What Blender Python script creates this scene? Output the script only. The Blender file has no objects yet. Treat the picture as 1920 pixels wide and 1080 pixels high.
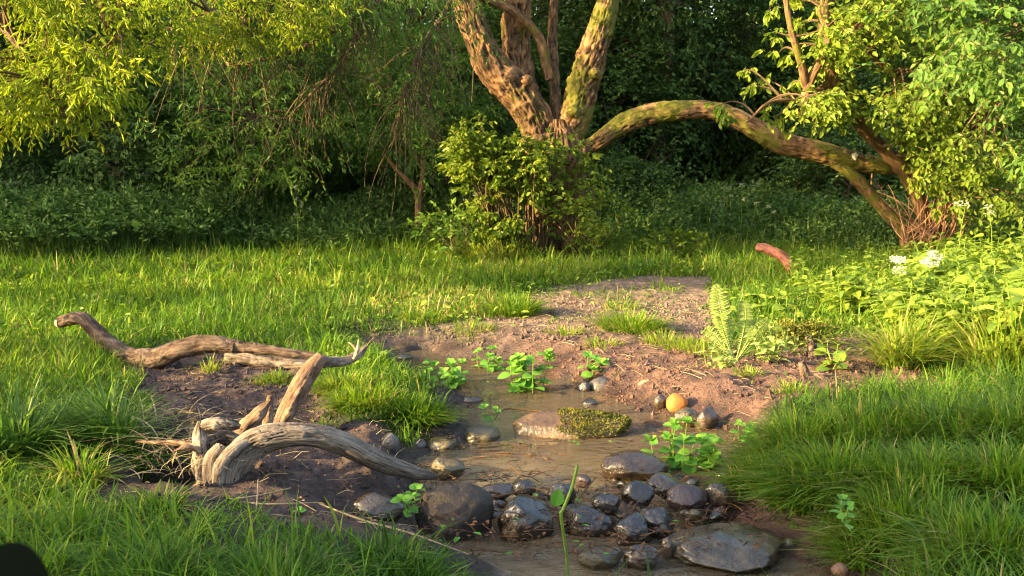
import bpy, bmesh, math, random
import numpy as np
from mathutils import Vector, Matrix
R = math.radians
rng = np.random.default_rng(7)
random.seed(7)
SC = bpy.context.scene

# ------------------------------------------------------------------ camera, sky, sun, exposure
F = 1844.0; CX, CY = 960.0, 540.0; HZ = 330.0
PITCH = math.atan((CY - HZ) / F)
CAMZ = 1.0
cam = bpy.data.cameras.new('camera'); cam.sensor_width = 36; cam.lens = 36 * F / 1920
cam.clip_start = 0.05; cam.clip_end = 1000
cam.dof.use_dof = True; cam.dof.focus_distance = 4.6; cam.dof.aperture_fstop = 25
camo = bpy.data.objects.new('camera', cam); SC.collection.objects.link(camo)
camo.location = (0, 0, CAMZ); camo.rotation_euler = (math.pi/2 - PITCH, 0, 0)
SC.camera = camo

SUN_EL = R(17); SUN_AZ = R(-113)           # azimuth clockwise from +Y
S = np.array([math.sin(SUN_AZ)*math.cos(SUN_EL), math.cos(SUN_AZ)*math.cos(SUN_EL), math.sin(SUN_EL)])
w = bpy.data.worlds.new('World'); SC.world = w; w.use_nodes = True
nt = w.node_tree; bg = nt.nodes['Background']
sky = nt.nodes.new('ShaderNodeTexSky'); sky.sky_type = 'NISHITA'; sky.sun_disc = False
sky.sun_elevation = SUN_EL; sky.sun_rotation = SUN_AZ
sky.air_density = 1.0; sky.dust_density = 5.0; sky.ozone_density = 0.3
nt.links.new(sky.outputs[0], bg.inputs[0]); bg.inputs[1].default_value = 0.15
sl = bpy.data.lights.new('sun', 'SUN'); sl.energy = 5.0; sl.angle = R(0.5); sl.color = (1.0, 0.70, 0.30)
slo = bpy.data.objects.new('sun', sl); SC.collection.objects.link(slo)
slo.rotation_euler = Vector(S).to_track_quat('Z', 'Y').to_euler(); slo.location = (-8, -4, 6)
SC.view_settings.view_transform = 'Standard'; SC.view_settings.look = 'None'
SC.view_settings.exposure = 2.3; SC.view_settings.gamma = 1.0
SC.cycles.max_bounces = 6; SC.cycles.diffuse_bounces = 3; SC.cycles.glossy_bounces = 2
SC.cycles.transmission_bounces = 4; SC.cycles.transparent_max_bounces = 8
SC.cycles.use_denoising = True; SC.cycles.denoising_prefilter = 'ACCURATE'; SC.cycles.filter_width = 1.15

# ------------------------------------------------------------------ helpers
def ray(px, py):
    a = (px - CX) / F; b = (CY - py) / F
    c, s = math.cos(PITCH), math.sin(PITCH)
    return np.array([a, c + b*s, -s + b*c])
def at(px, py, z=0.0):
    d = ray(px, py); t = (z - CAMZ) / d[2]
    return np.array([0, 0, CAMZ]) + d*t
def pt(px, py, dist):
    d = ray(px, py); return np.array([0, 0, CAMZ]) + d*(dist/d[1])

def _hash(ix, iy, iz, seed):
    h = (ix.astype(np.int64)*374761393 + iy.astype(np.int64)*668265263 + iz.astype(np.int64)*2147483647 + seed*1274126177) & 0xFFFFFFFF
    h = ((h ^ (h >> 13)) * 1274126177) & 0xFFFFFFFF
    h = h ^ (h >> 16)
    return (h & 0xFFFFFF) / float(0xFFFFFF)
def vnoise(p, seed=0):
    p = np.asarray(p, float)
    i = np.floor(p).astype(np.int64); f = p - i; u = f*f*(3-2*f)
    r = 0
    for dx in (0, 1):
        wx = u[:, 0] if dx else 1-u[:, 0]
        for dy in (0, 1):
            wy = u[:, 1] if dy else 1-u[:, 1]
            for dz in (0, 1):
                wz = u[:, 2] if dz else 1-u[:, 2]
                r = r + wx*wy*wz*_hash(i[:, 0]+dx, i[:, 1]+dy, i[:, 2]+dz, seed)
    return r*2-1
def fbm(p, octv=4, seed=0, gain=.5):
    p = np.asarray(p, float); a = 1; s = 0; t = 0
    for k in range(octv):
        s = s + a*vnoise(p*(2**k)+k*17.3, seed+k); t += a; a *= gain
    return s/t
def fb2(x, y, sc, octv=4, seed=0):
    return fbm(np.stack([x*sc, y*sc, np.zeros_like(x)+seed*.37], 1), octv, seed)
def sstep(a, b, x):
    t = np.clip((x-a)/(b-a), 0, 1); return t*t*(3-2*t)
def nrm(v):
    return v/np.maximum(np.linalg.norm(v, axis=-1, keepdims=True), 1e-9)

def sdpoly(x, y, poly):
    """signed distance, negative inside"""
    d = np.full(x.shape, 1e18); ins = np.zeros(x.shape, bool); n = len(poly)
    for k in range(n):
        ax, ay = poly[k]; bx, by = poly[(k+1) % n]
        ex, ey = bx-ax, by-ay; wx, wy = x-ax, y-ay
        t = np.clip((wx*ex+wy*ey)/(ex*ex+ey*ey+1e-12), 0, 1)
        d = np.minimum(d, (wx-ex*t)**2+(wy-ey*t)**2)
        c = ((ay <= y) & (by > y)) | ((by <= y) & (ay > y))
        xi = ax + (y-ay)/(by-ay+1e-18)*ex
        ins ^= c & (x < xi)
    d = np.sqrt(d); return np.where(ins, -d, d)

class MB:
    def __init__(s): s.V = []; s.Fq = []; s.Ft = []; s.n = 0; s.r = []; s.b = []
    def add(s, V, Fc, rnd=None, bc=None):
        V = np.asarray(V, float); Fc = np.asarray(Fc, int) + s.n
        s.V.append(V); (s.Fq if Fc.shape[1] == 4 else s.Ft).append(Fc)
        s.r.append(np.zeros(len(V)) if rnd is None else np.broadcast_to(rnd, (len(V),)).astype(float))
        s.b.append(np.zeros((len(V), 3)) if bc is None else bc); s.n += len(V); return s
    def addF(s, Fc, base):
        Fc = np.asarray(Fc, int)+base; (s.Fq if Fc.shape[1] == 4 else s.Ft).append(Fc)
    def build(s, name, mat, parent=None, smooth=False):
        V = np.concatenate(s.V)
        if parent is not None:
            V = V - np.array(parent.location)
        me = bpy.data.meshes.new(name); me.vertices.add(len(V)); me.vertices.foreach_set('co', V.astype(np.float32).ravel())
        idx = []; tot = []
        for L, k in ((s.Fq, 4), (s.Ft, 3)):
            if L:
                a = np.concatenate(L); idx.append(a.ravel()); tot.append(np.full(len(a), k))
        idx = np.concatenate(idx); tot = np.concatenate(tot)
        me.loops.add(len(idx)); me.loops.foreach_set('vertex_index', idx.astype(np.int32))
        me.polygons.add(len(tot)); st = np.concatenate([[0], np.cumsum(tot)[:-1]])
        me.polygons.foreach_set('loop_start', st.astype(np.int32)); me.polygons.foreach_set('loop_total', tot.astype(np.int32))
        me.polygons.foreach_set('use_smooth', np.full(len(tot), smooth))
        a = me.attributes.new('rnd', 'FLOAT', 'POINT'); a.data.foreach_set('value', np.concatenate(s.r).astype(np.float32))
        b = np.concatenate(s.b)
        if np.abs(b).max() > 0:
            a = me.attributes.new('bc', 'FLOAT_VECTOR', 'POINT'); a.data.foreach_set('vector', b.astype(np.float32).ravel())
        me.update(calc_edges=True)
        me.materials.append(mat)
        o = bpy.data.objects.new(name, me); SC.collection.objects.link(o)
        if parent is not None: o.parent = parent
        return o

def tag(o, label=None, cat=None, group=None, kind=None):
    if label: o['label'] = label
    if cat: o['category'] = cat
    if group: o['group'] = group
    if kind: o['kind'] = kind
    return o
def thing(name, label, cat, loc=(0, 0, 0), group=None):
    o = bpy.data.objects.new(name, None); SC.collection.objects.link(o); o.location = tuple(float(v) for v in loc)
    return tag(o, label, cat, group)
def dup(root, loc, rotz=0, scale=1, label=None, group=None):
    r = root.copy(); SC.collection.objects.link(r); r.location = tuple(loc); r.rotation_euler = (0, 0, rotz)
    r.scale = (scale,)*3 if np.isscalar(scale) else scale
    if label: r['label'] = label
    if group: r['group'] = group
    for ch in list(root.children):
        c = ch.copy(); SC.collection.objects.link(c); c.parent = r
        for g in list(ch.children):
            d = g.copy(); SC.collection.objects.link(d); d.parent = c
    return r

# leaf templates: length along +Y (0..1), width along X, normal +Z
def rows_template(rows, fold=.12, curl=.18):
    V = []; Q = []
    for (y, wd) in rows:
        z = -curl*y*y
        V += [(-wd, y, z+fold*wd*2), (0, y, z), (wd, y, z+fold*wd*2)]
    for k in range(len(rows)-1):
        a = 3*k; Q += [(a, a+1, a+4, a+3), (a+1, a+2, a+5, a+4)]
    return np.array(V, float), np.array(Q)
LANCE = (np.array([(0, 0, 0), (-.13, .35, .05), (-.11, .68, .0), (0, 1, -.12), (.11, .68, .0), (.13, .35, .05)], float), np.array([(0, 3, 2, 1), (0, 5, 4, 3)]))
OVAL = (np.array([(0, 0, 0), (-.27, .33, .08), (-.2, .72, .03), (0, 1, -.1), (.2, .72, .03), (.27, .33, .08)], float), np.array([(0, 3, 2, 1), (0, 5, 4, 3)]))
BROAD = rows_template([(0, .01), (.12, .2), (.3, .36), (.5, .4), (.7, .34), (.87, .2), (1, .02)], .1, .25)
WILLOW = rows_template([(0, .01), (.2, .1), (.45, .15), (.75, .1), (1, .005)], .3, .25)
NETTLE = rows_template([(0, .02), (.08, .28), (.16, .3), (.2, .27), (.3, .34), (.36, .27), (.46, .31), (.52, .23), (.62, .26), (.68, .18), (.78, .19), (.84, .11), (1, .01)], .15, .3)

def inst(mb, tmpl, P, Y, Z, Sz, rnd):
    """place template at points P, length axis Y, approximate normal Z, size Sz"""
    tv, tf = tmpl; Y = nrm(Y); X = nrm(np.cross(Y, Z)); Zn = np.cross(X, Y); n = len(P); k = len(tv)
    Sz = np.broadcast_to(Sz, (n,))[:, None, None]
    V = P[:, None] + Sz*(tv[None, :, 0:1]*X[:, None] + tv[None, :, 1:2]*Y[:, None] + tv[None, :, 2:3]*Zn[:, None])
    Fc = (tf[None] + (np.arange(n)*k)[:, None, None]).reshape(-1, tf.shape[1])
    mb.add(V.reshape(-1, 3), Fc, np.repeat(np.broadcast_to(rnd, (n,)), k))

def strands(mb, P0, P1, r0, r1, bend=None, n=4, rnd=0.5, sides=3):
    """thin tapered stems from P0 to P1, quadratic curve with mid offset bend"""
    P0 = np.atleast_2d(P0); P1 = np.atleast_2d(P1); m = len(P0)
    if bend is None: bend = np.zeros((m, 3))
    t = np.linspace(0, 1, n+1)
    C = P0[:, None]*(1-t)[None, :, None] + P1[:, None]*t[None, :, None] + bend[:, None]*(4*t*(1-t))[None, :, None]
    d = nrm(P1-P0); ref = np.where(np.abs(d[:, 2:3]) > .9, np.array([[1., 0, 0]]), np.array([[0, 0, 1.]]))
    A = nrm(np.cross(d, ref)); B = np.cross(d, A)
    r0 = np.broadcast_to(r0, (m,)); r1 = np.broadcast_to(r1, (m,))
    rad = r0[:, None]*(1-t) + r1[:, None]*t
    V = np.empty((m, n+1, sides, 3))
    for s in range(sides):
        an = 2*math.pi*s/sides
        V[:, :, s] = C + rad[:, :, None]*(A*math.cos(an)+B*math.sin(an))[:, None]
    base = []
    for j in range(n):
        for s in range(sides):
            s2 = (s+1) % sides; base.append((j*sides+s, j*sides+s2, (j+1)*sides+s2, (j+1)*sides+s))
    base = np.array(base); Fc = (base[None]+(np.arange(m)*(n+1)*sides)[:, None, None]).reshape(-1, 4)
    mb.add(V.reshape(-1, 3), Fc, np.repeat(np.broadcast_to(rnd, (m,)), (n+1)*sides))
    return C

def catmull(P, n):
    P = np.asarray(P, float); P = np.vstack([2*P[0]-P[1], P, 2*P[-1]-P[-2]]); m = len(P)-3
    t = np.linspace(0, m-1e-6, n); i = t.astype(int); f = (t-i)[:, None]
    a, b, c, d = P[i], P[i+1], P[i+2], P[i+3]
    return .5*((2*b)+(-a+c)*f+(2*a-5*b+4*c-d)*f**2+(-a+3*b-3*c+d)*f**3)

def tube(mb, pts, rad, nseg=24, nring=40, disp=None, flat=1.0, rnd=.5, cap=True, flatdir=None):
    Pr = np.hstack([np.asarray(pts, float), np.asarray(rad, float)[:, None]])
    C = catmull(Pr, nring); Rr = np.maximum(C[:, 3], .0005); C = C[:, :3]
    T = nrm(np.gradient(C, axis=0)); N = np.zeros_like(C)
    up = np.array([0, 0, 1.]) if abs(T[0][2]) < .9 else np.array([1., 0, 0])
    if flatdir is not None: up = np.array(flatdir, float)
    v = up - T[0]*up.dot(T[0]); N[0] = v/np.linalg.norm(v)
    for k in range(1, nring):
        v = N[k-1]-T[k]*N[k-1].dot(T[k]); N[k] = v/np.linalg.norm(v)
    B = np.cross(T, N); s = np.concatenate([[0], np.cumsum(np.linalg.norm(np.diff(C, axis=0), axis=1))])
    an = np.linspace(0, 2*math.pi, nseg, endpoint=False)
    ca, sa = np.cos(an), np.sin(an)
    r0 = float(np.mean(Rr))
    bc = np.stack([np.broadcast_to(ca, (nring, nseg))*r0, np.broadcast_to(sa, (nring, nseg))*r0, np.broadcast_to(s[:, None], (nring, nseg))], -1).reshape(-1, 3)
    dd = np.ones(nring*nseg) if disp is None else 1+disp(bc, r0)
    dd = dd.reshape(nring, nseg)
    V = C[:, None] + (Rr[:, None]*dd)[:, :, None]*(N[:, None]*ca[None, :, None]*flat + B[:, None]*sa[None, :, None])
    j = np.arange(nring-1)[:, None]; k = np.arange(nseg)[None]; k2 = (k+1) % nseg
    Fc = np.stack([j*nseg+k, j*nseg+k2, (j+1)*nseg+k2, (j+1)*nseg+k], -1).reshape(-1, 4)
    rr_ = np.clip(.5+(dd.ravel()-np.mean(dd))*(2.6 if disp is not None else 0), 0, 1); off = mb.n; mb.add(V.reshape(-1, 3), Fc, rr_ if disp is not None else rnd, bc)
    if cap:
        for e, ring in ((0, 0), (1, nring-1)):
            c = C[ring]+T[ring]*(Rr[ring]*.15*(1 if e else -1)); o2 = mb.n
            mb.add(np.vstack([V[ring], c[None]]), np.array([(q, (q+1) % nseg, nseg) for q in range(nseg)]), rnd,
                   np.vstack([bc.reshape(nring, nseg, 3)[ring], bc.reshape(nring, nseg, 3)[ring][:1]*.2]))
    return C, Rr

def bark_disp(amp=.09, freq=1.0, seed=3, lump=.12, knots=.10):
    def f(bc, r0):
        q = bc*np.array([1, 1, .17])*(6*freq/r0); q = q+.35*fbm(bc*2/r0, 2, seed+5)[:, None]
        ridge = 1-2.6*np.abs(fbm(q, 3, seed))
        q2 = bc*np.array([1, 1, .6])/r0*.9
        return amp*(ridge-.4) + lump*fbm(q2, 3, seed+9)+knots*np.maximum(0, vnoise(bc*np.array([1, 1, .9])*1.6/r0, seed+2)-.35)*2
    return f

# ------------------------------------------------------------------ materials
def newmat(name):
    m = bpy.data.materials.new(name); m.use_nodes = True; t = m.node_tree; t.nodes.clear()
    out = t.nodes.new('ShaderNodeOutputMaterial'); return m, t, out
def N(t, typ, **kw):
    n = t.nodes.new(typ)
    for k, v in kw.items():
        if k in n.inputs: n.inputs[k].default_value = v
        else: setattr(n, k, v)
    return n
def ramp(t, fac, stops):
    r = t.nodes.new('ShaderNodeValToRGB'); e = r.color_ramp.elements
    while len(e) < len(stops): e.new(.5)
    for k, (p, c) in enumerate(stops):
        e[k].position = p; e[k].color = (*c, 1)
    t.links.new(fac, r.inputs[0]); return r.outputs[0]
def attr(t, name, out='Fac'):
    a = t.nodes.new('ShaderNodeAttribute'); a.attribute_name = name; return a.outputs[out]

def leaf_mat(name, stops, trans=.35, rough=.45, tcol=None, spec=.18):
    m, t, out = newmat(name)
    c = ramp(t, attr(t, 'rnd'), stops)
    p = N(t, 'ShaderNodeBsdfPrincipled', Roughness=rough); p.inputs['Specular IOR Level'].default_value = spec
    t.links.new(c, p.inputs['Base Color'])
    tr = t.nodes.new('ShaderNodeBsdfTranslucent')
    mx = t.nodes.new('ShaderNodeMix'); mx.data_type = 'RGBA'; mx.blend_type = 'MULTIPLY'; mx.inputs[0].default_value = 1
    t.links.new(c, mx.inputs[6]); mx.inputs[7].default_value = (*(tcol or (1.6, 1.7, .8)), 1)
    t.links.new(mx.outputs[2], tr.inputs[0])
    ms = t.nodes.new('ShaderNodeMixShader'); ms.inputs[0].default_value = trans
    t.links.new(p.outputs[0], ms.inputs[1]); t.links.new(tr.outputs[0], ms.inputs[2]); t.links.new(ms.outputs[0], out.inputs[0])
    return m

def bark_mat(name, stops, scale=14, bump=.6, moss=None, mossamt=.5, rough=.85, stretch=.2, dist=.02, fine=90):
    m, t, out = newmat(name)
    vm = t.nodes.new('ShaderNodeVectorMath'); vm.operation = 'MULTIPLY'; vm.inputs[1].default_value = (1, 1, stretch)
    t.links.new(attr(t, 'bc', 'Vector'), vm.inputs[0])
    n1 = N(t, 'ShaderNodeTexNoise', Scale=scale, Detail=6.0, Roughness=.65, Distortion=.4); t.links.new(vm.outputs[0], n1.inputs['Vector'])
    n2 = N(t, 'ShaderNodeTexNoise', Scale=fine, Detail=3.0, Roughness=.6); t.links.new(vm.outputs[0], n2.inputs['Vector'])
    hh = t.nodes.new('ShaderNodeMath'); hh.operation = 'MULTIPLY_ADD'; hh.inputs[1].default_value = .42; t.links.new(attr(t, 'rnd'), hh.inputs[0])
    h2 = t.nodes.new('ShaderNodeMath'); h2.operation = 'MULTIPLY'; h2.inputs[1].default_value = .58; t.links.new(n1.outputs[0], h2.inputs[0]); t.links.new(h2.outputs[0], hh.inputs[2])
    c = ramp(t, hh.outputs[0], stops)
    if moss:
        g = t.nodes.new('ShaderNodeNewGeometry'); n3 = N(t, 'ShaderNodeTexNoise', Scale=2.6, Detail=5.0, Roughness=.7)
        t.links.new(g.outputs['Position'], n3.inputs['Vector'])
        mr = N(t, 'ShaderNodeMapRange'); mr.inputs['From Min'].default_value = .62-.2*mossamt; mr.inputs['From Max'].default_value = .72-.2*mossamt
        t.links.new(n3.outputs[0], mr.inputs[0])
        mx = t.nodes.new('ShaderNodeMix'); mx.data_type = 'RGBA'; t.links.new(mr.outputs[0], mx.inputs[0])
        t.links.new(c, mx.inputs[6]); mx.inputs[7].default_value = (*moss, 1); c = mx.outputs[2]
    ad = t.nodes.new('ShaderNodeMath'); ad.operation = 'MULTIPLY_ADD'; ad.inputs[1].default_value = .35
    t.links.new(n2.outputs[0], ad.inputs[0]); t.links.new(n1.outputs[0], ad.inputs[2])
    b = N(t, 'ShaderNodeBump', Strength=bump, Distance=dist); t.links.new(ad.outputs[0], b.inputs['Height'])
    p = N(t, 'ShaderNodeBsdfPrincipled', Roughness=rough); p.inputs['Specular IOR Level'].default_value = .25
    t.links.new(c, p.inputs['Base Color']); t.links.new(b.outputs[0], p.inputs['Normal']); t.links.new(p.outputs[0], out.inputs[0])
    return m

def stone_mat(name, stops, rough=.3, scale=18, bump=.3, roughvar=.25, coat=0):
    m, t, out = newmat(name)
    tc = t.nodes.new('ShaderNodeTexCoord')
    n1 = N(t, 'ShaderNodeTexNoise', Scale=scale, Detail=8.0, Roughness=.68); t.links.new(tc.outputs['Object'], n1.inputs['Vector'])
    n2 = N(t, 'ShaderNodeTexNoise', Scale=scale*5, Detail=4.0, Roughness=.7); t.links.new(tc.outputs['Object'], n2.inputs['Vector'])
    c = ramp(t, n1.outputs[0], stops)
    mr = N(t, 'ShaderNodeMapRange'); mr.inputs['From Min'].default_value = .35; mr.inputs['From Max'].default_value = .65
    mr.inputs['To Min'].default_value = max(.04, rough-roughvar); mr.inputs['To Max'].default_value = min(1, rough+roughvar)
    t.links.new(n1.outputs[0], mr.inputs[0])
    b = N(t, 'ShaderNodeBump', Strength=bump, Distance=.010); t.links.new(n2.outputs[0], b.inputs['Height'])
    p = N(t, 'ShaderNodeBsdfPrincipled'); t.links.new(mr.outputs[0], p.inputs['Roughness'])
    bc_ = N(t, 'ShaderNodeBump', Strength=.45, Distance=.004); t.links.new(n1.outputs[0], bc_.inputs['Height']); t.links.new(bc_.outputs[0], p.inputs['Coat Normal']); p.inputs['Coat Weight'].default_value = coat*1.8 if coat < .5 else coat; p.inputs['Coat Roughness'].default_value = .1
    t.links.new(c, p.inputs['Base Color']); t.links.new(b.outputs[0], p.inputs['Normal']); t.links.new(p.outputs[0], out.inputs[0])
    return m

M = {}
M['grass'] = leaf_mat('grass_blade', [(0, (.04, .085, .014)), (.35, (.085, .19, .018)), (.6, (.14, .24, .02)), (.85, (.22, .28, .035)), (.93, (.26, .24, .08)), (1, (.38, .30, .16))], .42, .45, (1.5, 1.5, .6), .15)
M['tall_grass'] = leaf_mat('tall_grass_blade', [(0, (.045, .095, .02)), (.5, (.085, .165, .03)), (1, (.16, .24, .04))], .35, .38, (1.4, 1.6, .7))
M['straw'] = leaf_mat('dry_straw', [(0, (.22, .17, .10)), (1, (.48, .38, .22))], .2, .6, (1.1, 1, .8))
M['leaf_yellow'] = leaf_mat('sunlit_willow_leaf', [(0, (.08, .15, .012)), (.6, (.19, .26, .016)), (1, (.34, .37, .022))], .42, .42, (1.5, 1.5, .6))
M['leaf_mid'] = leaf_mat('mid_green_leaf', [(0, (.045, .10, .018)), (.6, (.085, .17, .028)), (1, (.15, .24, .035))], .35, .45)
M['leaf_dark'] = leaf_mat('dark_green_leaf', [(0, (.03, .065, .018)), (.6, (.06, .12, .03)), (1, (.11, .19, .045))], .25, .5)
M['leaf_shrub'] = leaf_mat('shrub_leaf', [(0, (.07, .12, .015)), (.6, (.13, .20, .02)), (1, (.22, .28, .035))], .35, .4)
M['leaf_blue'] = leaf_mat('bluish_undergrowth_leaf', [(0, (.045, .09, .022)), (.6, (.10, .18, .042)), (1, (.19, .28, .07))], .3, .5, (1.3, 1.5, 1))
M['nettle'] = leaf_mat('nettle_leaf', [(0, (.07, .13, .022)), (.6, (.15, .24, .03)), (1, (.26, .33, .05))], .35, .4)
M['cress'] = leaf_mat('water_plant_leaf', [(0, (.06, .17, .03)), (.6, (.11, .28, .04)), (1, (.20, .38, .06))], .35, .3, (1.3, 1.5, .7))
M['fern'] = leaf_mat('fern_leaf', [(0, (.18, .28, .07)), (1, (.34, .42, .13))], .35, .5, (1.4, 1.4, .9))
M['moss'] = leaf_mat('moss_frond', [(0, (.03, .035, .01)), (.5, (.10, .11, .02)), (1, (.24, .23, .035))], .2, .7)
M['litter'] = leaf_mat('dead_leaf', [(0, (.07, .04, .025)), (.5, (.17, .09, .045)), (.85, (.30, .18, .08)), (1, (.4, .3, .12))], .15, .6, (1.1, .9, .7))
M['leaf_lens'] = leaf_mat('shade_black_leaf', [(0, (.004, .007, .003)), (1, (.01, .015, .006))], .1, .8, spec=.02)  # near-black base colour stands in for shade close to the lens
M['petal'] = leaf_mat('white_petal', [(0, (.5, .52, .44)), (1, (.75, .75, .68))], .3, .5, (1, 1, 1))
M['petal_dull'] = leaf_mat('cream_petal', [(0, (.40, .42, .33)), (1, (.6, .6, .48))], .3, .5, (1, 1, 1))
M['twig'] = leaf_mat('twig_bark', [(0, (.05, .035, .02)), (1, (.16, .11, .06))], 0.0, .8)
M['twig_pink'] = leaf_mat('pinkish_twig_bark', [(0, (.25, .13, .08)), (1, (.42, .24, .15))], 0.0, .7)
M['stem'] = leaf_mat('green_stem', [(0, (.10, .20, .03)), (1, (.26, .36, .06))], 0.2, .45)
M['stem_red'] = leaf_mat('reddish_stem', [(0, (.03, .017, .01)), (1, (.11, .06, .03))], 0.0, .5)
M['bark'] = bark_mat('rugged_bark', [(.3, (.025, .015, .009)), (.46, (.10, .06, .032)), (.6, (.24, .135, .065)), (.8, (.40, .26, .14))], 24, 1.0, (.12, .115, .02), .30)
M['bark_moss'] = bark_mat('mossy_bark', [(.3, (.028, .017, .01)), (.48, (.12, .07, .034)), (.62, (.26, .15, .07)), (.8, (.36, .23, .11))], 24, 1., (.12, .12, .018), .85)
M['bark_grey'] = bark_mat('thin_bark', [(.3, (.06, .045, .03)), (.7, (.20, .15, .10))], 20, .6)
M['drift'] = bark_mat('weathered_grey_wood', [(.33, (.035, .026, .02)), (.45, (.12, .095, .077)), (.58, (.25, .205, .165)), (.8, (.45, .375, .30))], 95, 1.0, None, 0, .85, .07, .006, 400)
M['drift_brown'] = bark_mat('brown_dead_wood', [(.3, (.05, .03, .02)), (.48, (.16, .10, .065)), (.7, (.32, .22, .14))], 80, 1.0, None, 0, .85, .08, .008, 400)
M['drift_old'] = bark_mat('old_log_bark', [(.35, (.03, .018, .013)), (.5, (.09, .062, .048)), (.65, (.17, .125, .095)), (.8, (.26, .2, .15))], 60, 1.0, None, 0, .9, .3, .01, 200)
M['red_wood'] = bark_mat('red_brown_dead_wood', [(.3, (.10, .035, .02)), (.55, (.28, .11, .07)), (.8, (.42, .2, .13))], 40, .9, None, 0, .85, .3, .008, 160)
M['splinter'] = bark_mat('fresh_broken_wood', [(.3, (.30, .17, .08)), (.7, (.62, .45, .26))], 40, .6, None, 0, .7, .1, .004, 200)
M['st_wet'] = stone_mat('wet_black_stone', [(.3, (.006, .005, .004)), (.55, (.020, .015, .011)), (.75, (.05, .037, .026))], .25, 16, .6, .15, .45)
M['st_wet_brown'] = stone_mat('wet_brown_stone', [(.3, (.012, .008, .006)), (.55, (.045, .03, .018)), (.75, (.10, .07, .04))], .3, 14, .6, .15, .4)
M['st_dry'] = stone_mat('dull_grey_brown_stone', [(.3, (.016, .012, .009)), (.55, (.04, .03, .023)), (.78, (.09, .07, .055))], .62, 22, .7, .2)
M['st_olive'] = stone_mat('olive_algae_stone', [(.3, (.025, .02, .01)), (.5, (.06, .048, .02)), (.78, (.13, .105, .045))], .4, 16, .6, .2, .3)
M['st_moss'] = stone_mat('warm_wet_boulder', [(.3, (.03, .02, .013)), (.5, (.085, .052, .026)), (.7, (.18, .11, .045))], .4, 7, .8, .15, .25)
M['st_orange'] = stone_mat('orange_sandstone', [(.3, (.20, .055, .012)), (.5, (.38, .125, .022)), (.75, (.50, .20, .05))], .7, 9, .4, .1)
M['st_tan'] = stone_mat('tan_stone', [(.3, (.17, .11, .06)), (.6, (.30, .21, .12)), (.8, (.38, .30, .19))], .7, 14, .5, .1)
M['st_grey'] = stone_mat('grey_stone', [(.3, (.04, .037, .035)), (.6, (.10, .093, .09)), (.8, (.2, .185, .175))], .5, 14, .5, .2)
M['st_brown'] = stone_mat('brown_stone', [(.3, (.10, .05, .035)), (.6, (.20, .11, .07)), (.8, (.30, .18, .12))], .7, 14, .6, .1)
M['st_purple'] = stone_mat('purple_wet_stone', [(.3, (.02, .012, .014)), (.6, (.055, .034, .034)), (.8, (.11, .07, .06))], .35, 12, .7, .12, .25)
M['st_flat'] = stone_mat('streaky_wet_slab', [(.3, (.012, .010, .006)), (.5, (.045, .036, .02)), (.65, (.10, .08, .05)), (.8, (.2, .17, .12))], .3, 14, .7, .2, .35)

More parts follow.
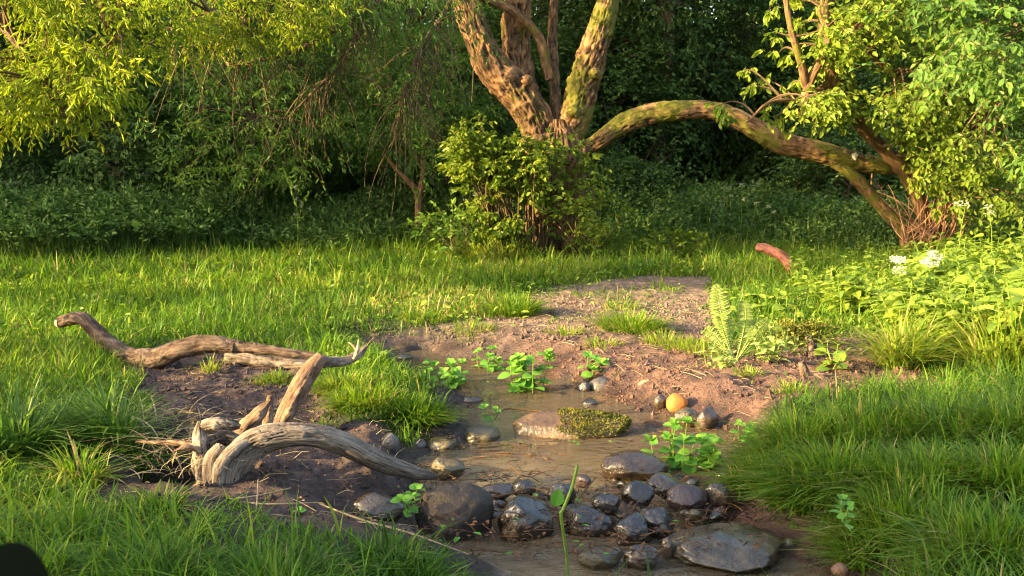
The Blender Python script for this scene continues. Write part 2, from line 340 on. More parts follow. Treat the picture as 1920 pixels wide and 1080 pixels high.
def ground_mat():
    m, t, out = newmat('ground_soil')
    g = t.nodes.new('ShaderNodeNewGeometry')
    n1 = N(t, 'ShaderNodeTexNoise', Scale=9.0, Detail=9.0, Roughness=.72); n2 = N(t, 'ShaderNodeTexNoise', Scale=70.0, Detail=6.0, Roughness=.75)
    v = N(t, 'ShaderNodeTexVoronoi', Scale=85.0)
    for n in (n1, n2, v): t.links.new(g.outputs['Position'], n.inputs['Vector'])
    def mix(f, a, b):
        x = t.nodes.new('ShaderNodeMix'); x.data_type = 'RGBA'; t.links.new(f, x.inputs[0]); t.links.new(a, x.inputs[6]); t.links.new(b, x.inputs[7]); return x.outputs[2]
    ad = t.nodes.new('ShaderNodeMath'); ad.operation = 'ADD'; ad.inputs[1].default_value = -.22
    h = t.nodes.new('ShaderNodeMath'); h.operation = 'MULTIPLY_ADD'; h.inputs[1].default_value = .45
    t.links.new(n2.outputs[0], h.inputs[0]); t.links.new(n1.outputs[0], h.inputs[2]); t.links.new(h.outputs[0], ad.inputs[0])
    mud = ramp(t, ad.outputs[0], [(.25, (.024, .013, .010)), (.45, (.078, .042, .032)), (.6, (.16, .088, .067)), (.75, (.27, .155, .12))])
    soil = ramp(t, ad.outputs[0], [(.3, (.03, .03, .012)), (.6, (.07, .065, .03)), (.8, (.12, .10, .05))])
    n4 = N(t, 'ShaderNodeTexNoise', Scale=3.2, Detail=6.0, Roughness=.7); t.links.new(g.outputs['Position'], n4.inputs['Vector'])
    sand = ramp(t, n4.outputs[0], [(.36, (.07, .06, .025)), (.46, (.2, .15, .08)), (.52, (.38, .28, .18)), (.62, (.56, .43, .28))])
    litter = ramp(t, n2.outputs[0], [(.3, (.03, .045, .012)), (.7, (.08, .11, .03))])
    pathc = ramp(t, ad.outputs[0], [(.25, (.05, .037, .028)), (.5, (.15, .11, .085)), (.72, (.30, .235, .185))])
    mud = mix(attr(t, 'path'), mud, pathc); c = mix(attr(t, 'mud'), soil, mud); c = mix(attr(t, 'sand'), c, sand); pale = ramp(t, n1.outputs[0], [(.3, (.50, .39, .26)), (.7, (.72, .58, .42))]); c = mix(attr(t, 'leafy'), c, litter)
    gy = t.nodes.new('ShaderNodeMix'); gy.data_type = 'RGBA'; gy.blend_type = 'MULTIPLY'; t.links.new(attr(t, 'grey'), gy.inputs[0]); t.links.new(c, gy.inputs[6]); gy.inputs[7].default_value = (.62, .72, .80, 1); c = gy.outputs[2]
    dark = t.nodes.new('ShaderNodeMix'); dark.data_type = 'RGBA'; dark.blend_type = 'MULTIPLY'
    t.links.new(attr(t, 'wet'), dark.inputs[0]); t.links.new(c, dark.inputs[6]); dark.inputs[7].default_value = (.34, .31, .29, 1)
    rr = N(t, 'ShaderNodeMapRange'); rr.inputs['To Min'].default_value = .92; rr.inputs['To Max'].default_value = .3; t.links.new(attr(t, 'wet'), rr.inputs[0])
    b1 = N(t, 'ShaderNodeBump', Strength=1., Distance=.022); t.links.new(h.outputs[0], b1.inputs['Height'])
    b2 = N(t, 'ShaderNodeBump', Strength=.7, Distance=.004); t.links.new(v.outputs['Distance'], b2.inputs['Height']); t.links.new(b1.outputs[0], b2.inputs['Normal'])
    fin = mix(attr(t, 'sandy'), dark.outputs[2], pale)
    p = N(t, 'ShaderNodeBsdfPrincipled'); t.links.new(fin, p.inputs['Base Color']); t.links.new(rr.outputs[0], p.inputs['Roughness'])
    t.links.new(b2.outputs[0], p.inputs['Normal']); t.links.new(p.outputs[0], out.inputs[0]); return m
M['ground'] = ground_mat()

def water_mat():
    m, t, out = newmat('stream_water')
    g = t.nodes.new('ShaderNodeNewGeometry')
    mp = t.nodes.new('ShaderNodeVectorMath'); mp.operation = 'MULTIPLY'; mp.inputs[1].default_value = (.55, 1.3, 1); t.links.new(g.outputs['Position'], mp.inputs[0])
    n1 = N(t, 'ShaderNodeTexNoise', Scale=9.0, Detail=4.0, Roughness=.55, Distortion=.8); n2 = N(t, 'ShaderNodeTexNoise', Scale=42.0, Detail=2.0, Roughness=.5)
    t.links.new(mp.outputs[0], n1.inputs['Vector']); t.links.new(mp.outputs[0], n2.inputs['Vector'])
    b1 = N(t, 'ShaderNodeBump', Strength=1., Distance=.04); t.links.new(n1.outputs[0], b1.inputs['Height'])
    b2 = N(t, 'ShaderNodeBump', Strength=.8, Distance=.005); t.links.new(n2.outputs[0], b2.inputs['Height']); t.links.new(b1.outputs[0], b2.inputs['Normal'])
    tr = t.nodes.new('ShaderNodeBsdfTransparent'); tr.inputs[0].default_value = (.92, .86, .72, 1)
    df = t.nodes.new('ShaderNodeBsdfDiffuse'); df.inputs[0].default_value = (.36, .285, .18, 1)
    ms = t.nodes.new('ShaderNodeMixShader'); ms.inputs[0].default_value = .25; t.links.new(tr.outputs[0], ms.inputs[1]); t.links.new(df.outputs[0], ms.inputs[2])
    gl = t.nodes.new('ShaderNodeBsdfGlossy'); gl.inputs['Roughness'].default_value = .04; t.links.new(b2.outputs[0], gl.inputs['Normal'])
    fr = N(t, 'ShaderNodeFresnel', IOR=1.37); t.links.new(b2.outputs[0], fr.inputs['Normal'])
    m2 = t.nodes.new('ShaderNodeMixShader'); t.links.new(fr.outputs[0], m2.inputs[0]); t.links.new(ms.outputs[0], m2.inputs[1]); t.links.new(gl.outputs[0], m2.inputs[2])
    t.links.new(m2.outputs[0], out.inputs[0]); return m
M['water'] = water_mat()

# ------------------------------------------------------------------ terrain
def W(poly, z): return [tuple(at(a, b, z)[:2]) for a, b in poly]
WATER = W([(690, 652), (800, 650), (900, 668), (1060, 690), (1080, 712), (1180, 755), (1230, 775), (1290, 800), (1340, 800), (1385, 850), (1370, 900), (1400, 960), (1500, 1000), (1620, 1085), (1620, 1200), (860, 1200), (900, 1060), (925, 1030), (790, 975), (700, 960), (800, 900), (780, 858), (850, 815), (855, 745), (780, 690), (700, 672)], -.11)
MUDA = W([(262, 700), (300, 672), (400, 668), (590, 680), (560, 720), (600, 745), (640, 800), (720, 800), (790, 850), (820, 900), (800, 960), (780, 1015), (640, 1000), (520, 985), (430, 960), (380, 990), (260, 985), (150, 950), (110, 900), (200, 860), (260, 820), (300, 790)], -.03)
MUDB = W([(660, 645), (740, 630), (860, 622), (950, 612), (1000, 572), (1050, 548), (1200, 530), (1330, 530), (1345, 600), (1340, 640), (1400, 690), (1560, 650), (1650, 650), (1690, 700), (1760, 745), (1560, 765), (1440, 775), (1400, 830), (1380, 870), (1410, 960), (1480, 990), (1560, 1085), (900, 1085), (930, 1020), (770, 990), (800, 880), (850, 800), (840, 740), (770, 690), (690, 675)], -.05)
PIT = W([(250, 830), (330, 800), (380, 830), (380, 915), (300, 915), (240, 890)], -.03)
LEDGE = W([(380, 740), (600, 745), (640, 790), (700, 840), (640, 900), (470, 870), (420, 800)], -.03)

def terr(x, y):
    x = np.asarray(x, float); y = np.asarray(y, float); sh = x.shape; x = x.ravel(); y = y.ravel()
    near = (np.abs(x) < 9) & (y < 16) & (y > 0)
    sw = np.full(x.shape, 5.); sa = sw.copy(); sb = sw.copy(); sp = sw.copy(); sl_ = sw.copy()
    if near.any():
        xn = x[near]; yn = y[near]; jit = .07*fb2(xn, yn, 3.5, 3, 5)
        sw[near] = sdpoly(xn, yn, WATER)+jit; sa[near] = sdpoly(xn, yn, MUDA)+jit*1.6; sb[near] = sdpoly(xn, yn, MUDB)+jit*1.6
        sp[near] = sdpoly(xn, yn, PIT)+jit; sl_[near] = sdpoly(xn, yn, LEDGE)+jit
    z = .035*fb2(x, y, .7, 3, 1)
    z = z + .06*sstep(1.1, 2.2, x)*sstep(5.0, 3.2, y)*sstep(1, 2, y)           # raised right bank
    bank = sstep(-.22, .30, sw)
    low = sstep(3.85, 3.25, y)*sstep(.6, 0, sw)
    z = z*bank + (1-bank)*(-.19-.09*low+.02*fb2(x, y, 4, 3, 8)+.10*sstep(.08, .42, fb2(x, y, 3.1, 3, 18)+.30*sstep(5.2, 6.2, y)+.22*sstep(3.75, 3.5, y)*sstep(2.9, 3.1, y)+.25*sstep(-.25, 0, sw)-.14-.5*np.exp(-((x+.02)/.35)**2-((y-3.72)/.22)**2))*(1-.4*low)) - .05*low*bank
    mud = np.maximum(sstep(.05, -.05, np.minimum(sa, sb)), sstep(.16, .02, sw))
    clod = fb2(x, y, 22, 3, 21); lumps = fb2(x, y, 6, 3, 22)
    z = z + mud*(.017*clod+(.035-.02*sstep(4.8, 6, y))*lumps)*np.where(sw < .0, .35, 1.)
    z = z - .22*sstep(.06, -.10, sp) - .05*sstep(.05, -.1, sl_)
    hill = np.maximum(0, y-15.2); hill = np.minimum(hill, 35)
    rise = .24*hill*sstep(0, 5, hill)
    z = z + rise + .25*sstep(3, 8, hill)*fb2(x, y, .25, 3, 2)
    sidel = np.maximum(0, -x-7)*.06; z = z+np.minimum(sidel, 2)
    return z.reshape(sh), mud.reshape(sh), sw.reshape(sh), np.minimum(sa, sb).reshape(sh)
def gz(x, y):
    return float(terr(np.array([x]), np.array([y]))[0][0])

def axis(bps):
    out = []
    for (a, b, st) in bps: out.append(np.arange(a, b, st))
    return np.concatenate(out+[[bps[-1][1]]])
xs = axis([(-160, -40, 15), (-40, -10, 1.5), (-10, -4, .25), (-4, -2, .05), (-2, 2.6, .0125), (2.6, 4, .05), (4, 10, .25), (10, 40, 1.5), (40, 160, 15)])
ys = axis([(-60, -10, 6), (-10, 1, .8), (1, 2.2, .06), (2.2, 5.2, .0125), (5.2, 8.5, .03), (8.5, 16, .15), (16, 40, .7), (40, 260, 12)])
X, Y = np.meshgrid(xs, ys)
Z, MUD, SW, SM = terr(X, Y)
mb = MB(); nx, ny = len(xs), len(ys)
j = np.arange(ny-1)[:, None]; k = np.arange(nx-1)[None]
mb.add(np.stack([X.ravel(), Y.ravel(), Z.ravel()], 1), np.stack([j*nx+k, j*nx+k+1, (j+1)*nx+k+1, (j+1)*nx+k], -1).reshape(-1, 4))
go = mb.build('ground', M['ground'], smooth=True); tag(go, kind='structure', label='uneven reddish mud and grassy soil of the clearing')
WATZ = -.115
def setattrf(o, name, v):
    a = o.data.attributes.new(name, 'FLOAT', 'POINT'); a.data.foreach_set('value', v.astype(np.float32).ravel())
setattrf(go, 'mud', MUD)
wz = WATZ-.075*sstep(3.9, 3.2, Y)
setattrf(go, 'sand', sstep(.0, -.16, SW)*sstep(-.13, -.165, Z)*sstep(-.1, .25, fb2(X.ravel(), Y.ravel(), 2.2, 3, 31).reshape(X.shape)+.25-.35*sstep(3.95, 4.3, Y)))
_p1 = at(950, 862, -.12); _p2 = at(1080, 1062, -.2); _p3 = at(960, 770, -.12); _sp = sum(np.exp(-((X-p_[0])/a_)**2-((Y-p_[1])/b_)**2) for p_, a_, b_ in ((_p1, .34, .20), (_p2, .2, .12), (_p3, .14, .15)))
setattrf(go, 'sandy', np.clip(_sp*1.6+.25*fb2(X.ravel(), Y.ravel(), 5, 3, 37).reshape(X.shape)*(_sp > .1), 0, 1)*sstep(.0, -.06, SW)*sstep(-.10, -.14, Z))
setattrf(go, 'wet', np.clip(sstep(.12, .01, Z-wz+.03*fb2(X.ravel(), Y.ravel(), 4, 3, 33).reshape(X.shape))*sstep(.4, .15, SW), 0, 1))
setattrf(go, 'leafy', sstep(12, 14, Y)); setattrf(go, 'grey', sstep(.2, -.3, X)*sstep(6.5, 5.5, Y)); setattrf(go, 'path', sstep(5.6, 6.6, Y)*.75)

# water
wx = np.arange(-1.9, 3.3, .02); wy = np.arange(1.4, 8.0, .02); WX, WY = np.meshgrid(wx, wy)
_z, _m, _s, _q = terr(WX, WY)
WZ = WATZ-.075*sstep(3.9, 3.2, WY) + .012*fb2(WX.ravel(), WY.ravel(), 9, 2, 77).reshape(WX.shape)*sstep(4.0, 3.7, WY)*sstep(2.9, 3.1, WY)
nwx, nwy = len(wx), len(wy); j = np.arange(nwy-1)[:, None]; k = np.arange(nwx-1)[None]
Fw = np.stack([j*nwx+k, j*nwx+k+1, (j+1)*nwx+k+1, (j+1)*nwx+k], -1)
keep = (_s[:-1, :-1] < .3)
mb = MB(); mb.add(np.stack([WX.ravel(), WY.ravel(), WZ.ravel()], 1), Fw[keep].reshape(-1, 4))
wo = mb.build('stream_water', M['water'], smooth=True); tag(wo, kind='structure', label='shallow sandy stream water')

# ------------------------------------------------------------------ grass
def blades(mb, P, H, Wd, D, bend, rnd, nseg=3):
    """P roots, H heights, Wd widths, D horizontal lean dirs (unit, xy), bend amount"""
    n = len(P); t = np.linspace(0, 1, nseg+1)
    D3 = np.concatenate([D, np.zeros((n, 1))], 1)
    a = rng.uniform(-.9, .9, n); c, s = np.cos(a), np.sin(a)
    Wv = np.stack([-D[:, 1]*c-D[:, 0]*s*.6, D[:, 0]*c-D[:, 1]*s*.6, np.zeros(n)], 1); Wv = nrm(Wv)
    tt = t[None, :, None]; Hh = H[:, None, None]; b = bend[:, None, None]
    C = P[:, None] + D3[:, None]*(Hh*b*tt**1.8) + np.array([0, 0, 1.])*(Hh*(tt-.42*np.minimum(b, 1.3)*tt**2.2))
    wd = (Wd[:, None]*np.array([.75, 1, .8, .12] if nseg == 3 else np.concatenate([[.7], np.linspace(1, .75, nseg-1), [.1]])))[:, :, None]*.5
    V = np.stack([C-Wv[:, None]*wd, C+Wv[:, None]*wd], 2).reshape(n, -1, 3)
    base = np.array([(2*j, 2*j+1, 2*j+3, 2*j+2) for j in range(nseg)])
    mb.add(V.reshape(-1, 3), (base[None]+(np.arange(n)*2*(nseg+1))[:, None, None]).reshape(-1, 4), np.repeat(rnd, 2*(nseg+1)))

def lean(x, y, bias=(0, 0), amt=1.):
    a = 2*math.pi*rng.random(len(x)); f = 3.2*fb2(x, y, 1.1, 2, 41)+2.2
    d = np.stack([np.cos(a)*amt+.7*np.cos(f)+bias[0], np.sin(a)*amt+.7*np.sin(f)+bias[1]], 1); return nrm(d)

def field(y0, y1, n, hmin, hmax, wmin, wmax, kind='meadow', margin=.35):
    y = np.sqrt(rng.uniform(y0**2, y1**2, n)); half = (960/F)*y+margin
    x = rng.uniform(-1, 1, n)*half
    nt_ = n//16; ti = rng.integers(0, nt_, n); cy = np.sqrt(rng.uniform(y0**2, y1**2, nt_)); cx_ = rng.uniform(-1, 1, nt_)*((960/F)*cy+margin)
    tf = rng.random(n) < .7; sp_ = (.018+.03*rng.random(nt_))[ti]*(1+.06*y0); ox = rng.standard_normal(n)*sp_; oy = rng.standard_normal(n)*sp_
    x = np.where(tf, cx_[ti]+ox, x); y = np.where(tf, cy[ti]+oy, y); th = np.where(tf, (rng.uniform(.55, 1.65, nt_)**1.2)[ti], .75); tt_ = np.where(tf, rng.normal(0, .13, nt_)[ti], 0)
    TX, TY = np.where(tf, ox/sp_, 0), np.where(tf, oy/sp_, 0)
    z, mud, sw, sm = terr(x, y)
    pt_ = fb2(x, y, 2.4, 3, 51)
    keep = (sw > .04) & ((sm > .02+.14*pt_) | (rng.random(n) < np.where(y > 5.6, .30, .03)*sstep(-.05, .35, pt_+.25*sstep(0.6, -.6, x)*(y > 5.6))) )
    # tufts and bare spots
    dens = .55+.9*fb2(x, y, 3.5, 3, 52)+.35
    keep &= rng.random(n) < dens
    keep &= ~((np.abs(x) < .3) & (y < 1.2))
    x, y, z, sm, th, tt_, TX, TY = [v_[keep] for v_ in (x, y, z, sm, th, tt_, TX, TY)]; m = len(x)
    hn = .5+.5*fb2(x, y, 1.6, 3, 53)
    edge = .45+.55*sstep(.0, .35, sm)
    H = (hmin+(hmax-hmin)*np.clip(rng.random(m)**1.5*.7+hn*.5, 0, 1.15))*edge*th
    rnd = np.clip(.36+tt_+.14*rng.standard_normal(m)+.45*fb2(x, y, .8, 3, 54)+.22*sstep(8, 10, y)*sstep(-2.5, -1, x), 0, .9); dry = rng.random(m) < .03+.10*sstep(.1, .5, fb2(x, y, 1.3, 3, 61)); rnd[dry] = rng.uniform(.92, 1, dry.sum())
    dl = lean(x, y)+np.stack([TX, TY], 1)*.9; return x, y, z, H, rng.uniform(wmin, wmax, m)*rng.choice([.7, 1, 1, 1.5], m), rnd, nrm(dl)

g = MB()
for (y0, y1, n, h0, h1, w0, w1, ns) in ((1.75, 3.4, 26000, .05, .20, .0035, .0065, 4), (3.4, 5.5, 52000, .04, .17, .0038, .007, 3), (5.5, 8.5, 78000, .05, .18, .005, .009, 3), (8.5, 14.5, 110000, .06, .26, .008, .014, 3)):
    x, y, z, H, Wd, rnd, DL = field(y0, y1, n, h0, h1, w0, w1)
    if y0 > 5: H = H*.78
    if y1 < 4: H = H*.66
    br = sstep(.9, .3, np.hypot((x+.55)/1.1, (y-7.6)/1.2)); dr_ = rng.random(len(x)) < br*.45; rnd = np.where(dr_, rng.uniform(.85, 1, len(x)), rnd+br*.15); H = H*(1-.25*br)
    if y1 > 10: H = H*(1+.7*sstep(11.5, 13.5, y))
    front = sstep(3.3, 2.4, y)*(x < .3); H = H*(1+.25*front); rnd = rnd-.18*front  # darker, greener tone puts foreground shade into the blades
    blades(g, np.stack([x, y, z-.01], 1), H, Wd, DL, rng.uniform(.15, 1.3, len(x)), rnd, ns)
mo = g.build('meadow_grass', M['grass']); tag(mo, kind='stuff', label='short green meadow grass covering the clearing')

# sparse fresh sprouts + dead straw lying over soil
g = MB(); n = 2600
x = rng.uniform(-2.3, 2.6, n); y = rng.uniform(2.7, 9, n); z, mud, sw, sm = terr(x, y)
k = (sw > .03) & (sm < .12); x, y, z = x[k], y[k], z[k]; m = len(x)
a = rng.uniform(0, 2*math.pi, m); D = np.stack([np.cos(a), np.sin(a)], 1)
Ln = rng.uniform(.02, .13, m)
strands(g, np.stack([x, y, z+.008], 1), np.stack([x+D[:, 0]*Ln, y+D[:, 1]*Ln, z+rng.uniform(.004, .03, m)], 1), .0012, .0006, np.stack([rng.normal(0, .01, m), rng.normal(0, .01, m), rng.uniform(0, .012, m)], 1), 2, rng.random(m))
tag(g.build('dead_straw_litter', M['straw']), kind='stuff', label='fine dead straw scattered on the mud')

cw = MB(); n = 15000; y = np.sqrt(rng.uniform(4.5**2, 13.5**2, n)); x = rng.uniform(-1, 1, n)*(y*.53+.2); z, mud, sw, sm = terr(x, y)
k = (sw > .08) & ((sm > .03) | ((y > 6) & (rng.random(n) < .12))) & (fb2(x, y, 1.4, 3, 91) > -.05); x, y, z = x[k], y[k], z[k]; n = len(x)
inst(cw, OVAL, np.stack([x, y, z+rng.uniform(.01, .09, n)], 1), np.stack([rng.normal(0, 1, n), rng.normal(0, 1, n), rng.normal(.2, .3, n)], 1), np.stack([rng.normal(0, .4, n), rng.normal(-.2, .4, n), np.ones(n)], 1), rng.uniform(.018, .045, n)*(1+.05*y), rng.random(n))
tag(cw.build('clover_leaves', M['nettle']), kind='stuff', label='small weeds and clover leaves in the meadow grass')

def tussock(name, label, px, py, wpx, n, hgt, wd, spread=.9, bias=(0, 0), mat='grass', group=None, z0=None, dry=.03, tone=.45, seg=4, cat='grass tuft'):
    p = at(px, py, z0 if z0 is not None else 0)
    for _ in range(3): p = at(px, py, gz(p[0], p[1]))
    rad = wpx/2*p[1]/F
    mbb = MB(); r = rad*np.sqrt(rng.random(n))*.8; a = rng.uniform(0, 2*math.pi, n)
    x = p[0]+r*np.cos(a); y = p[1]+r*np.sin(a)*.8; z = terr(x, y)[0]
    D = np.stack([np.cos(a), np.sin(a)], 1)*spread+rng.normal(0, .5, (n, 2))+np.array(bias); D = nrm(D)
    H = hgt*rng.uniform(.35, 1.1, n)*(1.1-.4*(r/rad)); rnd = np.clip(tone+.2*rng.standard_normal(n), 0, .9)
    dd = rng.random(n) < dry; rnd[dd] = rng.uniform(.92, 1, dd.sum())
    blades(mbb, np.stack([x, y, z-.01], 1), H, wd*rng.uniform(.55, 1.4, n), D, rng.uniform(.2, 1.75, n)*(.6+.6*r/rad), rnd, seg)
    o = mbb.build(name, M[mat]); return tag(o, label, cat, group)

# big bank cushion on the right: overlapping tussocks
RG = 'lush grass tussocks on the right stream bank'
for (px, py, wp, n, h, lab) in (
    (1500, 850, 210, 1500, .18, 'bright grass tussock at the top left tip of the lush bank, beside the water plants'),
    (1440, 905, 170, 1100, .14, 'grass tussock trailing over the waterline above the streaky slab'),
    (1620, 830, 240, 1500, .18, 'sunny grass tussock on the crest of the lush bank'),
    (1760, 820, 260, 1500, .18, 'grass tussock on the bank crest, second from the right frame edge'),
    (1890, 820, 240, 1300, .19, 'grass tussock at the right frame edge on the bank crest'),
    (1560, 930, 250, 1500, .18, 'deep green grass tussock in the middle of the bank, left part'),
    (1720, 920, 280, 1600, .18, 'deep green grass tussock in the middle of the bank, centre part'),
    (1870, 920, 260, 1400, .19, 'shaded grass tussock in the middle of the bank near the right edge'),
    (1530, 1015, 210, 1100, .15, 'grass tussock hanging over the lower pool right of the streaky slab'),
    (1680, 1030, 280, 1400, .16, 'shaded long grass tussock at the bottom of the bank'),
    (1850, 1040, 280, 1300, .16, 'shaded grass tussock in the bottom right corner')):
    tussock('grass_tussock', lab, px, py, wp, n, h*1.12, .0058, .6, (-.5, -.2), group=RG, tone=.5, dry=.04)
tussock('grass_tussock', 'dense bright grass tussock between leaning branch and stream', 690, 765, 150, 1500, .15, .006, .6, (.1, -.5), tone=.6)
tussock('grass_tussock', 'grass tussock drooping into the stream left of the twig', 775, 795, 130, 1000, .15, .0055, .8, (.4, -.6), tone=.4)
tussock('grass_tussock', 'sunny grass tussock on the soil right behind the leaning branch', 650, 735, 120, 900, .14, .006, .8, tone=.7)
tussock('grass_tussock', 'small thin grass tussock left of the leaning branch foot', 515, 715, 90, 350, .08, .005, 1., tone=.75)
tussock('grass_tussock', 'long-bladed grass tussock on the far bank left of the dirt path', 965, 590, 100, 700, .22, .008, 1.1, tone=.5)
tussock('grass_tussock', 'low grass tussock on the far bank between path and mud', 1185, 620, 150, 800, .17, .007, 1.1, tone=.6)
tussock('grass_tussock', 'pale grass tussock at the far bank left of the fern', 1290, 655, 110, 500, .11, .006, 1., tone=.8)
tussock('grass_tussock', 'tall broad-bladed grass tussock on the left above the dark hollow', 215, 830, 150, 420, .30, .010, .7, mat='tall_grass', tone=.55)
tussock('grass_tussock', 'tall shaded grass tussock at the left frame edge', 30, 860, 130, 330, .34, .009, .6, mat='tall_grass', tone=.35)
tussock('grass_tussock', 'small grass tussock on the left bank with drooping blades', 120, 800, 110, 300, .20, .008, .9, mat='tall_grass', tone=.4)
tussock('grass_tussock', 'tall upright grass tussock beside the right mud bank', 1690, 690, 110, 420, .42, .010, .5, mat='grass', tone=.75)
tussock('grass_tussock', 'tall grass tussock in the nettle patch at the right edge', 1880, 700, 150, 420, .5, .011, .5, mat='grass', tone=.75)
for (px, py, wp, n, h, tn, lab) in ((1060, 628, 90, 170, .09, .7, 'thin grass tuft on the far mud, left of the low bank tussock'), (1130, 650, 100, 160, .08, .75, 'thin pale grass tuft at the lip of the far mud bank'), (1245, 640, 120, 260, .11, .78, 'yellowish thin grass tuft between low bank tussock and fern'), (1325, 665, 90, 200, .1, .8, 'yellowish thin grass tuft at the foot of the fern'),
    (885, 628, 110, 220, .1, .6, 'weedy grass tuft at the upstream bank above the mossy stone'), (800, 612, 120, 300, .12, .6, 'weedy grass tuft at the upstream bank beside the standing stalk'), (1400, 700, 70, 90, .08, .7, 'sparse grass tuft on the reddish mud below the fern'), (1160, 580, 90, 140, .12, .7, 'sparse grass tuft in the middle of the dirt path'),
    (1480, 735, 80, 120, .1, .6, 'sparse grass tuft on wet mud behind the lush bank'), (300, 960, 120, 160, .12, .4, 'sparse dark grass tuft on the soil below the hollow'), (150, 900, 120, 240, .18, .4, 'shaded grass tuft left of the hollow')):
    tussock('grass_tussock', lab, px, py, wp, n, h, .006, 1.1, tone=tn, dry=.15)
tussock('grass_tussock', 'yellow-green grass tussock at the foot of the old tree', 940, 490, 160, 600, .42, .014, .6, tone=.85)
tussock('grass_tussock', 'sparse grass tussock on the mud behind the flat old log end', 395, 695, 40, 60, .12, .006, .7, tone=.85)
# foreground long grass at the bottom edge; its lower tone paints in the shade
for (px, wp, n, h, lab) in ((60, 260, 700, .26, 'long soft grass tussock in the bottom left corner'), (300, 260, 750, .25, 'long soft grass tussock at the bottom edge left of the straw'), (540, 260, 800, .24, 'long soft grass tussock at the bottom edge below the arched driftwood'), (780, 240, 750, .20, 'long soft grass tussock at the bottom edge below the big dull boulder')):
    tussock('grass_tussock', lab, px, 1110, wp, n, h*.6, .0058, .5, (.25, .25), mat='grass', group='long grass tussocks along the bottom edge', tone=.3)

# ------------------------------------------------------------------ foliage tools
def ellipsoid_clumps(c, r, n, seed, shell=.55, flatbottom=None):
    q = np.random.default_rng(seed); d = nrm(q.standard_normal((n, 3))); u = q.random(n)**(1/3)
    u = shell+(1-shell)*u
    lump = 1+.22*fbm(d*1.7+seed, 2, seed)
    P = np.asarray(c)+d*u[:, None]*lump[:, None]*np.asarray(r)
    if flatbottom is not None: P[:, 2] = np.maximum(P[:, 2], flatbottom+q.uniform(0, .4, n))
    return P
def foliage(leafmb, twigmb, Cn, Rc, centre, sprigs, k, leaf, size, droop=.3, seed=0, tone=0., twr=.004, up=.5):
    q = np.random.default_rng(seed); n = len(Cn)*sprigs
    C = np.repeat(Cn, sprigs, 0); Rr = np.repeat(np.broadcast_to(Rc, (len(Cn),)), sprigs)[:, None]
    tn = np.repeat(q.normal(0, .16, len(Cn)), sprigs)+q.normal(0, .07, n)
    st = C+q.standard_normal((n, 3))*Rr*np.array([.46, .46, .26])
    outw = nrm(st-np.asarray(centre))
    dr = nrm(q.standard_normal((n, 3))*np.array([.8, .8, .4])+outw*.8+np.array([0, 0, -droop]))
    ln = Rr*q.uniform(.45, 1.0, (n, 1))
    sag = np.array([0, 0, 1.])*(ln*.10)
    if twigmb is not None: strands(twigmb, st, st+dr*ln, twr, twr*.35, sag, 2, q.random(n))
    side = nrm(np.cross(dr, np.array([0, 0, 1.])+q.normal(0, .3, (n, 3))))
    for jx in range(k):
        t = (jx+.6)/k; sg = 1 if jx % 2 else -1
        p = st+dr*ln*t+sag*(4*t*(1-t))
        Yv = nrm(dr*.55+side*sg*q.uniform(.3, 1.1, (n, 1))+np.array([0, 0, -droop*.8])+q.normal(0, .3, (n, 3)))
        if jx == k-1: Yv = nrm(dr+np.array([0, 0, -droop]))
        Zv = nrm(np.array([0, 0, up])+q.normal(0, .5, (n, 3))+outw*.35)
        inst(leafmb, leaf, p, Yv, Zv, size*q.uniform(.65, 1.15, n), np.clip(.45+tone+tn+q.normal(0, .13, n), 0, 1))

def connect(twigmb, nodes, Cn, r0=.018, r1=.006, n=6, seed=0):
    q = np.random.default_rng(seed); nodes = np.asarray(nodes)
    d = np.linalg.norm(Cn[:, None]-nodes[None], axis=2)+np.maximum(0, nodes[None, :, 2]-Cn[:, None, 2])*.5
    P0 = nodes[np.argmin(d, 1)]; L = np.linalg.norm(Cn-P0, axis=1)[:, None]
    strands(twigmb, P0, Cn, r0, r1, q.normal(0, .09, Cn.shape)*L+np.array([0, 0, .10])*L, n, q.random(len(Cn)), 4)

